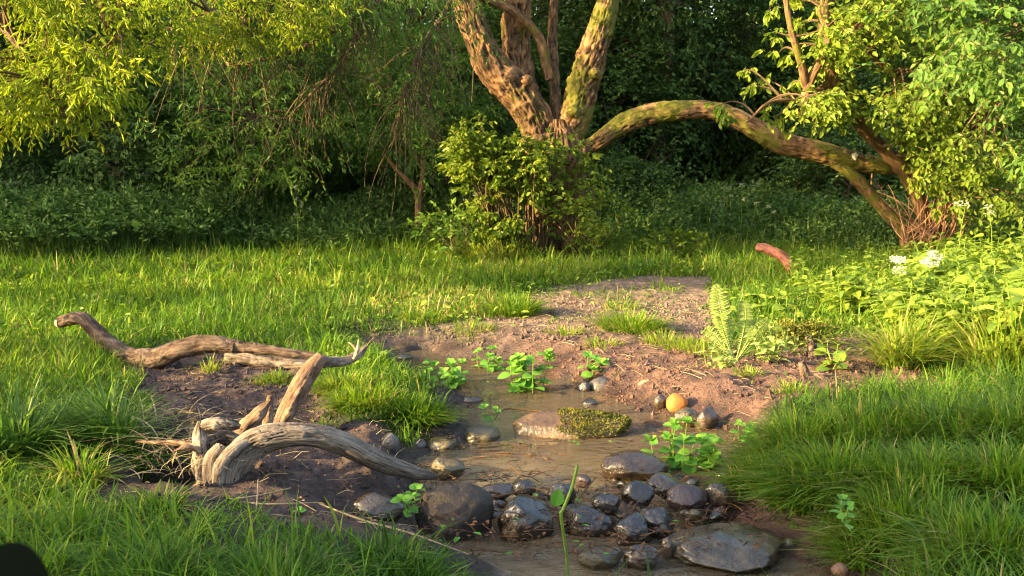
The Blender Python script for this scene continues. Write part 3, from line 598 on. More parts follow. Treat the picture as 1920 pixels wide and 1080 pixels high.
def bg_tree(name, label, cat, px, dist, rx, ry, rz, cz, leafm='leaf_dark', nclump=90, sprigs=22, k=6, leaf=OVAL, size=.085, droop=.3, seed=1, trunk_r=.10, group=None, tone=0., rc=.42, flat=None, stems=1, basez=None, cxoff=0.):
    bx = (px-CX)/F*dist; by = dist; bz = gz(bx, by) if basez is None else basez
    root = thing(name, label, cat, (bx, by, bz), group); q = np.random.default_rng(seed)
    tm = MB(); nodes = []; c = np.array([bx+cxoff, by, bz+cz])
    for s_ in range(stems):
        a = q.uniform(0, 6.28); o = np.array([math.cos(a), math.sin(a), 0])*(.15*(stems > 1))
        tip = c+np.array([q.normal(0, rx*.25), q.normal(0, ry*.2), rz*.7])
        b0 = np.array([bx, by, bz-.15])+o; mid = b0+(tip-b0)*.5+np.append(q.normal(0, .2, 2), 0)
        Cc, Rr = tube(tm, [b0, b0+(mid-b0)*.4+q.normal(0, .05, 3), mid, tip], [trunk_r*1.2, trunk_r, trunk_r*.7, trunk_r*.15], 10, 22, bark_disp(.1, .6, seed)); nodes.append(Cc[6:])
        for b_ in range(5):
            i0 = q.integers(7, 17); p0 = Cc[i0]; d = nrm(np.append(q.normal(0, 1, 2), .5)); p1 = p0+d*np.array([rx, ry, rz])*.65
            Cb, _ = tube(tm, [p0, (p0+p1)/2+q.normal(0, .12, 3), p1], [Rr[i0]*.6, Rr[i0]*.4, .012], 6, 10); nodes.append(Cb[2:])
    tm.build('trunk', M['bark_grey'], root, True)
    nodes = np.concatenate(nodes)
    Cn = ellipsoid_clumps(c, (rx, ry, rz), nclump, seed, .5, None if flat is None else bz+flat)
    tw = MB(); lm = MB(); connect(tw, nodes, Cn, .016, .005, 5, seed)
    foliage(lm, None, Cn, rc, c, sprigs, k, leaf, size, droop, seed, tone)
    tw.build('twig_sprays', M['twig'], root); lm.build('crown', M[leafm], root)
    return root

# ------------------------------------------------------------------ the old tree with the arching bough
TD = 12.3
tb = at(1042, 487, 0); tb[1] = TD; tb = pt(1042, 487, TD)
tree = thing('old_tree', 'massive rugged tree forking above a leafy shrub, with one long bough arching to the right', 'tree', (tb[0], TD, gz(tb[0], TD)))
def P(lst, d=TD):
    return [pt(a[0], a[1], d+(a[2] if len(a) > 2 else 0)) for a in lst]
nodes = []
m = MB(); bd = bark_disp(.17, 1.0, 3, .12)
tp = P([(1044, 520), (1040, 485), (1038, 440), (1042, 380), (1046, 320), (1046, 270), (1046, 225)])
tube(m, tp, [.48, .42, .35, .33, .34, .30, .14], 150, 190, bd)
q = np.random.default_rng(5)
for (px, py, r, dd) in ((1010, 262, .08, -.28), (1065, 300, .07, -.32), (1022, 350, .06, -.34), (1090, 285, .08, -.2)):
    c = pt(px, py, TD+dd); tube(m, [c+np.array([0, .12, -.05]), c, c+np.array([0, -.04, .02])], [r, r*1.05, r*.6], 20, 12, bark_disp(.2, 1, 7))
trunk = m.build('trunk', M['bark'], tree, True)
limbs = {
 'a': ([(1030, 330), (1018, 280), (1003, 225), (962, 168), (920, 120), (895, 65), (872, 5), (845, -80), (830, -200)], [.24, .25, .25, .25, .24, .21, .19, .17, .13]),
 'b': ([(1060, 300, .05), (1066, 250, .05), (1085, 195, .05), (1102, 130, .02), (1122, 70), (1140, 0), (1150, -80), (1175, -220)], [.22, .24, .23, .22, .19, .165, .15, .10]),
 'c': ([(1020, 290, .4), (1000, 215, .5), (978, 150, .5), (966, 80, .5), (970, 10, .5), (985, -90, .5)], [.16, .20, .22, .21, .20, .15]),
 'd': ([(1045, 250, .4), (1040, 150, .7), (1036, 60, .9), (1045, -60, 1.)], [.09, .08, .075, .06])}
for kx, (pl, rl) in limbs.items():
    m = MB(); C, _ = tube(m, P(pl), [r_*.80 for r_ in rl], 90 if kx != 'd' else 30, 220 if kx != 'd' else 60, bark_disp(.19, 1, 11+ord(kx), .18)); nodes.append(C[len(C)//3:])
    if kx == 'a':   # burr and stub
        for (px, py, r) in ((988, 152, .07), (955, 150, .10)):
            c = pt(px, py, TD-.16); tube(m, [c+np.array([0, .12, 0]), c, c+np.array([.02, -.06, -.01])], [r, r, r*.45], 24, 14, bark_disp(.2, 1, 8))
        C2, _ = tube(m, P([(1030, 150, .3), (1010, 70, .3), (960, 20, .2), (905, -5, .1), (840, -40, 0)]), [.06, .06, .055, .05, .04], 16, 60, bark_disp(.12, 1, 5)); nodes.append(C2)
    if kx == 'b':
        for (px, py, r) in ((1115, 138, .07), (1075, 210, .09)):
            c = pt(px, py, TD-.14); tube(m, [c+np.array([0, .12, 0]), c, c+np.array([.0, -.07, .02])], [r, r, r*.4], 24, 14, bark_disp(.25, 1, 9))
    m.build('limb', M['bark'] if kx != 'b' else M['bark_moss'], tree, True)
m = MB()
bough_px = [(1050, 310, .1), (1090, 287, 0), (1128, 260, -.1), (1170, 232, -.1), (1215, 215, -.15), (1280, 207, -.2), (1340, 208, -.25), (1400, 232, -.3), (1465, 268, -.35), (1540, 286, -.4), (1610, 304, -.4), (1665, 313, -.4), (1688, 314, -.4)]
BC, _ = tube(m, P(bough_px), [.06, .09, .105, .122, .122, .112, .107, .113, .128, .122, .112, .09, .035], 70, 330, bark_disp(.12, 1, 17, .12)); nodes.append(BC[200:])
C2, _ = tube(m, P([(1560, 300, -.4), (1600, 330, -.45), (1650, 385, -.45), (1690, 430, -.45), (1712, 480, -.45)]), [.07, .075, .07, .075, .10], 36, 110, bark_disp(.12, 1, 19, .12)); nodes.append(C2)
m.build('bough', M['bark_moss'], tree, True)
m = MB()   # lichen patch on the bough
pp = pt(1602, 293, TD-.56); ring = [pp+np.array([math.cos(a)*.035*(1+.3*math.sin(3*a)), -.012, math.sin(a)*.045*(1+.2*math.cos(5*a))]) for a in np.linspace(0, 6.28, 15)[:-1]]
m.add(np.vstack([ring, [pp+np.array([0, -.02, 0])]]), np.array([(i, (i+1) % 14, 14) for i in range(14)]), .9); m.build('lichen_patch', M['petal_dull'], tree)
# crown above the frame and drooping canopy
nodes = np.concatenate(nodes)
high = []
for (px, py, d) in ((700, -250, -1.), (900, -350, .5), (1150, -380, 0.), (1350, -250, 1.), (1000, -300, 2.), (1250, -180, 2.5), (800, -180, 2.)):
    m0 = pt(px, py, TD+d); high.append(m0)
Cn = np.concatenate([ellipsoid_clumps(h, (1.5, 1.5, .9), 26, 100+i, .2) for i, h in enumerate(high)])
tw = MB(); lm = MB(); lm2 = MB()
connect(tw, nodes, Cn, .03, .008, 6, 5); foliage(lm, None, Cn, .5, pt(1050, 0, TD), 20, 6, WILLOW, .11, .4, 6, -.05)
# drooping dark sprays, top centre-left (thin bare-ish branches)
sp0 = []; sp1 = []
q = np.random.default_rng(31)
main_br = [([(900, -60, -1.5), (800, -30, -2), (700, 10, -2.5), (620, 60, -2.7), (540, 100, -2.9), (430, 125, -3)], [.05, .045, .035, .028, .02, .008]),
           ([(880, -120, -1.2), (780, -60, -2), (690, 40, -2.3), (640, 120, -2.5), (590, 170, -2.6), (540, 220, -2.6)], [.05, .04, .03, .02, .014, .006]),
           ([(860, -40, -1), (830, 30, -1.6), (790, 90, -2), (760, 170, -2.2), (740, 260, -2.2)], [.03, .025, .02, .014, .005]),
           ([(760, -90, -2), (640, -20, -2.6), (520, 20, -3), (400, 60, -3.3), (300, 50, -3.4)], [.045, .035, .028, .02, .008])]
bn = []
for pl, rl in main_br:
    C, _ = tube(tw, P(pl), rl, 8, 40, lambda b, r: .1*vnoise(b*6, 3)); bn.append(C)
bn = np.concatenate(bn)
n = 330; i0 = q.integers(8, len(bn), n); p0 = bn[i0]
p1 = p0+np.stack([q.normal(0, .25, n), q.normal(0, .25, n), -q.uniform(.15, .95, n)], 1)
strands(tw, p0, p1, .006, .0016, q.normal(0, .05, (n, 3))+np.array([0, -.03, .05]), 5, q.random(n))
selc = p1[q.random(n) < .30]
foliage(lm2, tw, selc, .2, pt(650, -200, TD-2), 4, 6, LANCE, .065, .4, 33, -.1, .002)
Cm = np.array([pt(*[q.uniform(380, 860), q.uniform(-110, 40), TD-q.uniform(1.5, 3.4)]) for _ in range(64)])
foliage(lm2, tw, Cm, .30, pt(650, -300, TD-2), 11, 6, LANCE, .085, .5, 34, -.05, .002)
connect(tw, bn, Cm, .01, .004, 5, 6)
lm.build('crown', M['leaf_dark'], tree); lm2.build('drooping_sprays', M['leaf_mid'], tree); tw.build('twig_sprays', M['twig'], tree)

# hanging stem left of the trunk
m = MB(); strands(m, pt(884, -40, 11.9)[None], pt(884, 192, 11.9)[None], .007, .005, np.array([[.03, 0, 0]]), 10, .6, 5)
tag(m.build('hanging_stem', M['twig']), 'thin bare stem hanging straight down left of the forked trunk', 'branch')

# ------------------------------------------------------------------ near overhanging tree, top left, sunlit
lt = np.array([-6.2, 8.6, 0]); lt[2] = gz(lt[0], lt[1])
ltree = thing('willow_tree', 'sunlit yellow-green tree whose drooping branches fill the top left', 'tree', lt)
tm = MB(); C, _ = tube(tm, [lt+np.array([0, 0, -.2]), lt+np.array([.1, -.1, 1.5]), lt+np.array([.3, -.3, 3.2]), lt+np.array([.9, -.6, 5.2])], [.3, .24, .18, .08], 30, 60, bark_disp(.12))
tm.build('trunk', M['bark'], ltree, True)
br = [C[25:]]; tw = MB()
for pl, rl in (([(-400, -420, 8.3), (-150, -330, 7.9), (40, -200, 7.5), (160, -60, 7.3), (210, 80, 7.2)], [.09, .07, .045, .025, .01]),
               ([(-420, -250, 8.3), (-220, -160, 7.8), (-60, -20, 7.4), (60, 120, 7.1), (130, 230, 7.0)], [.07, .05, .035, .02, .008]),
               ([(-400, -420, 8.3), (-100, -420, 8.1), (200, -250, 8), (330, -120, 7.7), (390, 20, 7.5)], [.09, .07, .05, .03, .01]),
               ([(-420, -100, 8.4), (-280, -20, 8.0), (-120, 100, 7.6), (0, 210, 7.4)], [.05, .04, .02, .008]),
               ([(-100, -420, 8.2), (150, -300, 8.6), (350, -160, 8.7), (520, -40, 8.8)], [.07, .05, .03, .012])):
    Cb, _ = tube(tw, [pt(a, b, d) for a, b, d in pl], rl, 8, 40); br.append(Cb[6:])
q = np.random.default_rng(77)
poly = [(-80, -60), (330, -60), (320, 0), (250, 40), (235, 110), (230, 165), (175, 185), (160, 235), (115, 275), (95, 305), (75, 250), (40, 215), (5, 200), (-30, 250), (-80, 230)]
cand = np.stack([q.uniform(-90, 370, 900), q.uniform(-80, 350, 900)], 1)
ins = sdpoly(cand[:, 0], cand[:, 1], poly) < -6
gapn = fb2(cand[:, 0], cand[:, 1], .016, 2, 12) > -.12
cand = cand[ins & gapn][:120]
Cn = np.array([pt(a, b, q.uniform(6.7, 8.4)) for a, b in cand])
poly2 = [(330, -60), (640, -60), (620, 40), (520, 90), (430, 70), (330, 60)]
c2 = np.stack([q.uniform(300, 650, 200), q.uniform(-70, 100, 200)], 1); c2 = c2[sdpoly(c2[:, 0], c2[:, 1], poly2) < 0][:30]
Cn2 = np.array([pt(a, b, q.uniform(8.2, 9.2)) for a, b in c2])
Cn3 = np.array([pt(a, b, q.uniform(7.6, 8.0)) for a, b in ((300, 50), (315, 95), (290, 75), (345, 40))])
Cn = np.concatenate([Cn, Cn2, Cn3])
lm = MB(); connect(tw, np.concatenate(br), Cn, .012, .004, 6, 8)
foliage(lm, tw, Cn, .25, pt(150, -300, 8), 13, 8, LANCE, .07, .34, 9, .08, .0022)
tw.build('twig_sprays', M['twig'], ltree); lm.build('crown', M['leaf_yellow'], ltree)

# less lit branch mass reaching down at 350-520 px, behind
gb = bg_tree('leafy_tree', 'mid-green tree with drooping leaf sprays left of centre', 'tree', 470, 14.4, 1.35, 1.0, 1.75, 2.6, 'leaf_mid', 150, 20, 7, LANCE, .095, .3, 41, .06, tone=.12, rc=.42, flat=.75, cxoff=.0)

q = np.random.default_rng(43); lm = MB(); tw = MB(); Cg = []
for (px, py) in ((350, 330), (375, 300), (360, 350), (400, 270), (420, 320), (440, 345), (455, 300), (480, 330), (500, 300), (520, 335), (470, 250), (430, 230), (390, 200), (350, 240), (520, 260), (550, 300), (560, 230), (500, 200), (460, 170), (410, 150), (370, 130), (540, 170), (580, 180), (600, 250), (440, 100), (500, 120), (340, 290), (540, 345)):
    Cg.append(pt(px+q.normal(0, 8), py-14, 12.6+q.uniform(-.5, .6)))
Cg = np.array(Cg); connect(tw, np.array([pt(480, 60, 13.4), pt(470, 150, 13.4), pt(480, 220, 13.3), pt(420, 120, 13.1), pt(540, 120, 13.1)]), Cg, .012, .004, 6, 3)
foliage(lm, tw, Cg, .30, pt(470, 200, 15), 11, 7, LANCE, .095, .35, 44, .25, .0022)  # raised leaf tone stands in for sun on these sprays
lm.build('leafy_sprays', M['leaf_mid'], gb); tw.build('twig_sprays', M['twig'], gb)

# ------------------------------------------------------------------ right-hand foliage over the bough
rt = at(1722, 470, 0); rt = np.array([pt(1722, 470, 11.9)[0], 11.9, 0]); rt[2] = gz(rt[0], rt[1])
rtree = thing('multi_stemmed_tree', 'multi-stemmed leafy tree whose sunlit branches hang over the end of the arching bough', 'tree', rt)
tm = MB(); nd = []
for pl, rl, ns in (([(1725, 480, 11.9), (1738, 420, 11.8), (1700, 330, 11.6), (1620, 240, 11.3), (1560, 150, 11.), (1545, 40, 10.9), (1560, -80, 10.9)], [.10, .08, .08, .075, .07, .06, .04], 60),
               ([(1735, 480, 11.9), (1765, 400, 11.7), (1790, 280, 11.4), (1800, 130, 11.), (1790, -60, 10.8)], [.08, .07, .06, .05, .03], 40),
               ([(1560, 150, 11.), (1520, 175, 10.8), (1500, 110, 10.6), (1480, 40, 10.5), (1465, -60, 10.5)], [.04, .045, .04, .03, .02], 40),
               ([(1545, 235, 11.1), (1505, 215, 10.8), (1520, 150, 10.7), (1552, 80, 10.6), (1535, 20, 10.6)], [.03, .04, .045, .04, .02], 40),
               ([(1800, 180, 11.), (1720, 170, 10.8), (1640, 110, 10.5), (1590, 70, 10.3)], [.03, .03, .02, .01], 30),
               ([(1620, 240, 11.3), (1530, 200, 10.9), (1450, 190, 10.6), (1400, 230, 10.5)], [.04, .03, .02, .008], 30),
               ([(1790, 280, 11.4), (1860, 200, 10.5), (1920, 100, 9.5), (1990, 20, 9.)], [.05, .04, .03, .02], 30)):
    Cb, _ = tube(tm, [pt(a, b, d) for a, b, d in pl], rl, 20, ns, bark_disp(.12, 1, 4)); nd.append(Cb[len(Cb)//3:])
tm.build('stems', M['bark'], rtree, True)
q = np.random.default_rng(99)
def clumps_in(poly, n, d0, d1, margin=4, nz=-.3, s=.01):
    xs_ = [p_[0] for p_ in poly]; ys_ = [p_[1] for p_ in poly]
    c = np.stack([q.uniform(min(xs_), max(xs_), n*8), q.uniform(min(ys_), max(ys_), n*8)], 1)
    ok = (sdpoly(c[:, 0], c[:, 1], poly) < -margin) & (fb2(c[:, 0], c[:, 1], s, 2, 3) > nz); c = c[ok][:n]
    return np.array([pt(a, b, q.uniform(d0, d1)) for a, b in c])
Ca = clumps_in([(1420, 130), (1460, -60), (1660, -60), (1700, 120), (1680, 215), (1600, 210), (1520, 200), (1440, 185)], 60, 9.9, 11.4, 0, -.12, .014)
Cb = clumps_in([(1680, -80), (1990, -80), (1990, 400), (1850, 370), (1800, 290), (1740, 240), (1680, 190)], 120, 9.6, 11.6, 0, -.4)
Cc = clumps_in([(1700, 235), (1790, 270), (1870, 330), (1850, 400), (1790, 380), (1730, 320)], 24, 10.9, 11.9, 0, -.5)
Ce = np.array([pt(a, b, q.uniform(10.9, 11.2)) for a, b in ((1440, 20), (1470, -10), (1500, 40), (1530, 90), (1490, 90), (1540, 20), (1455, 60), (1520, 130), (1430, 150), (1500, 0), (1720, 305), (1740, 350), (1705, 265), (1735, 235), (1765, 330), (1760, 390), (1715, 340), (1790, 360), (1640, 222), (1690, 245), (1735, 285), (1700, 200), (1620, 195), (1590, 150), (1660, 180), (1560, 215), (1480, 160), (1460, 100), (1345, 200), (1362, 218), (1452, 225), (1435, 208), (1400, 130), (1412, 160))])
lm = MB(); tw = MB(); nd = np.concatenate(nd); al = np.concatenate([Ca, Cb, Cc, Ce])
connect(tw, nd, al, .016, .005, 6, 12)
foliage(lm, tw, np.concatenate([Ca, Cc]), .28, pt(1600, 50, 13), 12, 6, OVAL, .078, .35, 13, .10, .003)
foliage(lm, tw, Cb, .34, pt(1750, 50, 13), 17, 6, OVAL, .078, .3, 14, -.15, .003)
foliage(lm, tw, Ce, .13, pt(1400, 50, 12), 5, 6, OVAL, .09, .7, 15, .35, .003)
tw.build('twig_sprays', M['twig'], rtree); lm.build('crown', M['leaf_shrub'], rtree)
# pinkish bare twigs at its foot
pk = thing('bare_twig_bush', 'fan of bare pinkish twigs below the end of the bough', 'bush', pt(1735, 470, 11.6))
m = MB(); n = 46; p0 = np.array([pt(q.uniform(1690, 1790), q.uniform(430, 475), 11.5+q.uniform(-.15, .15)) for _ in range(n)])
p1 = np.array([pt(q.uniform(1640, 1830), q.uniform(335, 410), 11.4+q.uniform(-.3, .3)) for _ in range(n)])
strands(m, p0, p1, .009, .003, q.normal(0, .05, (n, 3)), 5, q.random(n), 4); m.build('twigs', M['twig_pink'], pk)
# near shaded branch, top right corner
nb = thing('overhanging_tree', 'shaded tree reaching in from beyond the right edge at the top right', 'tree', (5.6, 7.6, gz(5.6, 7.6)))
tm = MB(); C, _ = tube(tm, [(5.6, 7.6, -.2), (5.5, 7.5, 2), (5.0, 7.4, 3.6), (4.3, 7.2, 4.6)], [.2, .16, .1, .04], 16, 40, bark_disp(.1)); tm.build('trunk', M['bark_grey'], nb, True)
Cn = clumps_in([(1700, -60), (2000, -60), (2000, 330), (1920, 300), (1850, 250), (1880, 160), (1760, 120)], 46, 7., 8.2, 0, -.35)
tw = MB(); lm = MB(); connect(tw, C[15:], Cn, .014, .004, 6, 22); foliage(lm, tw, Cn, .26, pt(1950, 0, 8), 11, 6, OVAL, .075, .4, 23, -.05, .0025)
tw.build('twig_sprays', M['twig'], nb); lm.build('crown', M['leaf_mid'], nb)

# ------------------------------------------------------------------ shrub in front of the trunk
sh = thing('leafy_shrub', 'leafy yellow-green shrub growing around the foot of the old tree', 'shrub', pt(1000, 482, 11.7))
q = np.random.default_rng(55); tw = MB(); lm = MB()
polyS = [(855, 285), (880, 250), (960, 270), (1040, 268), (1105, 285), (1120, 330), (1100, 400), (1000, 425), (985, 475), (930, 470), (910, 400), (865, 350), (855, 310)]
Cs = clumps_in(polyS+[], 92, 11.3, 11.8, 0, -.2, .03)
Cs2 = np.array([pt(a, b, 11.4) for a, b in ((862, 245), (900, 232), (870, 320), (905, 380), (940, 345), (950, 440), (1115, 330), (930, 460), (960, 470), (905, 440), (890, 400), (1075, 455), (1100, 420))])
base = np.array([pt(q.uniform(940, 1085), 482, q.uniform(11.55, 11.9)) for _ in range(26)])
pxs = CX+F*Cs[:, 0]/Cs[:, 1]; pys = HZ-F*(Cs[:, 2]-1)/Cs[:, 1]*1.0; Cs = Cs[~((pxs > 985) & (pxs < 1058) & (pys > 375))]
tops = np.concatenate([Cs, Cs2]); bi = np.argmin(np.abs(base[None, :, 0]-tops[:, None, 0])+q.random((len(tops), 26))*.5, 1)
strands(tw, base[bi], tops, .012, .004, q.normal(0, .08, tops.shape), 6, q.random(len(tops)), 4)
foliage(lm, tw, Cs, .20, pt(1000, 400, 12.6), 10, 6, OVAL, .078, .35, 56, .2, .0028)
foliage(lm, tw, Cs2, .15, pt(1000, 400, 12.6), 6, 6, OVAL, .08, .35, 57, .15, .0028)
tw.build('stems', M['twig'], sh); lm.build('leaves', M['leaf_shrub'], sh)
for (px, py, hpx, lab, sd, mt) in ((1105, 492, 95, 'small leafy sprout bush at the right foot of the old tree', 61, 'leaf_shrub'),
                              (1265, 500, 60, 'low yellow leafy bush in the meadow edge right of the trunk', 62, 'leaf_shrub'),
                              (860, 470, 70, 'dark leafy bush with pale flower tops left of the shrub', 63, 'leaf_mid')):
    b0 = pt(px, py, 11.5); r_ = thing('small_bush', lab, 'bush', b0)
    n = 16; t1 = b0+np.stack([q.normal(0, .22, n), q.normal(0, .15, n), q.uniform(.15, 1, n)*hpx*11.5/F], 1)
    tw = MB(); lm = MB(); strands(tw, np.repeat(b0[None]+np.array([0, 0, -.05]), n, 0), t1, .007, .003, q.normal(0, .04, (n, 3)), 4, q.random(n))
    foliage(lm, tw, t1, .14, b0, 5, 5, OVAL, .085, .2, sd, .1, .0025); tw.build('stems', M['twig'], r_); lm.build('leaves', M[mt], r_)

# ------------------------------------------------------------------ small forked tree, left of centre
ft = thing('young_tree', 'slender forked young tree standing in the dark undergrowth left of the old tree', 'tree', np.append(pt(785, 402, 13.6)[:2], gz(*pt(785, 402, 13.6)[:2])))
tm = MB(); fn = []
for pl, rl in (([(786, 440), (785, 400), (783, 362), (762, 335), (738, 312), (718, 280)], [.06, .055, .05, .035, .028, .012]),
               ([(784, 370), (792, 340), (794, 300), (796, 250), (800, 190)], [.045, .04, .035, .03, .015]),
               ([(793, 320), (775, 290), (760, 255), (740, 200)], [.02, .018, .014, .008]), ([(795, 300), (815, 262), (830, 210), (850, 150)], [.02, .018, .014, .008])):
    Cb, _ = tube(tm, P(pl, 13.6), rl, 12, 30, bark_disp(.1)); fn.append(Cb[10:])
tm.build('trunk', M['bark'], ft, True)
Cn = clumps_in([(660, 120), (700, 60), (860, 60), (900, 200), (850, 300), (800, 290), (730, 300), (670, 260)], 80, 13, 14.5, 0, -.5)
tw = MB(); lm = MB(); connect(tw, np.concatenate(fn), Cn, .012, .003, 5, 3); foliage(lm, None, Cn, .34, pt(780, 200, 14), 22, 7, WILLOW, .07, .3, 71, .0, .002)
tw.build('twig_sprays', M['twig'], ft); lm.build('crown', M['leaf_mid'], ft)

# ------------------------------------------------------------------ background wall of trees and bushes
bg = bg_tree
bg('dark_bush', 'rounded dark elder bush below the sunlit branches on the left', 'bush', 200, 13.9, 1.25, 1.0, 1.2, 1.25, 'leaf_blue', 130, 20, 6, OVAL, .085, .3, 201, .05, stems=3, tone=-.1, flat=.15)
bg('dark_bush', 'dark leafy bush at the far left edge behind the tall weeds', 'bush', -60, 15.0, 1.2, .9, 1.4, 1.3, 'leaf_dark', 80, 20, 6, OVAL, .085, .3, 202, .05, stems=3, flat=.15)
bg('hawthorn_bush', 'bushy hawthorn mound between the dark bush and the drooping tree', 'bush', 350, 16.0, 1.4, .9, 1.2, 1.2, 'leaf_dark', 90, 20, 6, OVAL, .08, .3, 203, .05, stems=3, flat=.1, tone=.1)
bg('feathery_tree', 'feathery fresh green tree behind the bare drooping twigs', 'tree', 610, 17.5, 1.5, 1.2, 2.2, 2.9, 'leaf_mid', 130, 22, 7, WILLOW, .085, .2, 204, .08, tone=.15, flat=.6)
T = [('tall_tree', 'tall dark tree directly behind the fork of the old tree', 1010, 16.2, 2.0, 1.4, 3.4, 3.8, 'leaf_dark', 220, 210),
     ('tall_tree', 'tall dark tree filling the gap between the right limb and the bough', 1240, 15.6, 1.9, 1.3, 2.6, 4.0, 'leaf_dark', 200, 211),
     ('tall_tree', 'tall dark tree behind the high point of the bough', 1420, 17.0, 1.9, 1.3, 2.9, 4.1, 'leaf_dark', 200, 212),
     ('tall_tree', 'tall tree rising behind the foliage in the upper right', 1680, 16.0, 2.2, 1.4, 3.4, 3.5, 'leaf_mid', 200, 213),
     ('tall_tree', 'tall shady tree at the right frame edge', 1980, 15.0, 2.0, 1.4, 3.2, 3.2, 'leaf_mid', 180, 214),
     ('tall_tree', 'tall dark tree rising behind the sunlit branches at the left', 120, 17.5, 2.2, 1.5, 3.4, 3.9, 'leaf_dark', 200, 215),
     ('tall_tree', 'tall tree behind the bare drooping twigs left of centre', 480, 21.0, 2.4, 1.6, 3.6, 4.2, 'leaf_mid', 200, 216),
     ('tall_tree', 'tall tree behind the slender forked tree', 800, 18.5, 2.1, 1.4, 3.4, 3.9, 'leaf_dark', 200, 217),
     ('tall_tree', 'tall dark tree beyond the left frame edge', -190, 15.6, 1.9, 1.4, 3.4, 3.4, 'leaf_dark', 160, 218)]
for (nm, lab, px, d, rx, ry, rz, cz, mt, nc, sd) in T:
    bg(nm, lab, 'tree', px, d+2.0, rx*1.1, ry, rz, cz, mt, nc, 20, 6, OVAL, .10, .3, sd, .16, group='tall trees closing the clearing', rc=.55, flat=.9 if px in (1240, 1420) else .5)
bg('dark_bush', 'low dark bush under the bough right of the trunk', 'bush', 1170, 15.2, .6, .6, .6, .5, 'leaf_dark', 70, 20, 6, OVAL, .08, .2, 221, .04, stems=3, flat=.1)
bg('dark_bush', 'low dark bush behind the leaning stem under the bough end', 'bush', 1590, 15.0, .8, .7, .9, .8, 'leaf_dark', 70, 20, 6, OVAL, .08, .2, 222, .04, stems=3, flat=.1)
bg('dark_bush', 'leafy dark bush beside the foot of the slender forked tree', 'bush', 860, 15.2, .9, .7, 1.1, 1.0, 'leaf_dark', 80, 20, 6, OVAL, .08, .2, 223, .04, stems=3, flat=.1)
FB = [(-120, 17.0, 1.3, 1.5, 'leaf_dark', 'bushy thicket at the far left behind the dark bushes'), (60, 17.5, 1.5, 1.9, 'leaf_mid', 'bushy thicket behind the rounded dark bush'), (300, 18.2, 1.5, 1.7, 'leaf_dark', 'bushy thicket left of the drooping leafy tree'), (500, 18.6, 1.6, 1.8, 'leaf_blue', 'bushy thicket below the bare drooping twigs'),
      (700, 17.2, 1.3, 1.4, 'leaf_mid', 'lighter green thicket left of the slender forked tree'), (900, 16.4, 1.2, 1.9, 'leaf_dark', 'dark thicket between young tree and old tree'), (1120, 16.8, 1.3, 1.8, 'leaf_dark', 'dark thicket right behind the old trunk'), (1290, 19.5, 1.6, 1.2, 'leaf_blue', 'bluish thicket seen under the left half of the bough'),
      (1470, 19.0, 1.6, 1.3, 'leaf_blue', 'bluish thicket seen under the right half of the bough'), (1600, 16.4, 1.2, 1.7, 'leaf_dark', 'dark thicket behind the bough end'), (1800, 16.2, 1.5, 2.0, 'leaf_mid', 'thicket behind the multi-stemmed tree'), (1990, 15.5, 1.3, 1.8, 'leaf_dark', 'thicket at the right edge')]
for i, (px, d, rx, rz, mt, lab) in enumerate(FB):
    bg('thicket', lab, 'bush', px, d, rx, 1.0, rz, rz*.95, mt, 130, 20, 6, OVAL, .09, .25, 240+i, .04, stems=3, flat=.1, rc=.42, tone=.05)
bg('dapple_tree', 'unseen thin-crowned small tree added beyond the left edge to dapple the meadow', 'tree', CX-7.2/6.4*F, 6.4, .9, .9, .9, 1.75, 'leaf_mid', 26, 12, 6, OVAL, .07, .3, 260, .05, rc=.3)  # unseen tree put in to throw dapples across the meadow
# farther trees on the slope close the view
far0 = bg('slope_tree', 'far tree on the wooded slope, leftmost of its row', 'tree', -80, 30, 3.6, 2.5, 4.8, 4.6, 'leaf_dark', 240, 22, 6, OVAL, .17, .3, 301, .22, rc=.9, flat=.4)
for i, (px, d, sc, lab) in enumerate(((260, 31, 1.1, 'second from the left'), (560, 33, 1.2, 'third from the left'), (860, 31, 1.1, 'behind the old tree'), (1150, 30, 1.05, 'behind the right limb'), (1430, 31, 1.15, 'behind the bough'), (1700, 30, 1.0, 'second from the right'), (1990, 29, 1.1, 'rightmost of its row'))):
    x = (px-CX)/F*d; dup(far0, (x, d, gz(x, d)), 1.1*i+.5, sc, 'far tree on the wooded slope, '+lab, 'far trees on the wooded slope')
far0['group'] = 'far trees on the wooded slope'

# trees standing outside the frame: they shade the far side and the near bank
SHADE = []
def offtree(x, y, sc, rot, lab, src): 
    SHADE.append(dup(src, (x, y, gz(x, y)), rot, sc, lab, 'trees around the clearing outside the frame'))
src = [o for o in SC.objects if o.name.startswith('tall_tree')]
OFF = [(-9.5, 12.5, 1.1), (-12.5, 11.0, 1.3), (-12.5, 15.0, 1.4), (-15, 13.5, 1.6), (-16, 9.6, 1.5), (-20, 12, 1.8), (-20, 8, 1.7)]
for i, (x, y, sc) in enumerate(OFF): offtree(x, y, sc, i*1.3, 'big leafy tree standing outside the frame on the left', src[i % 3])
NEAR = [(-6.3, -0.5, .62, 2), (-7.4, -1.95, .8, 0), (-9.5, -3.6, 1.0, 1), (-5.2, -2.4, .6, 5), (-3.2, -3.0, .8, 1)]
for i, (x, y, sc, k) in enumerate(NEAR): offtree(x, y, sc, i*2.1, 'big leafy tree standing outside the frame on the left', src[k])

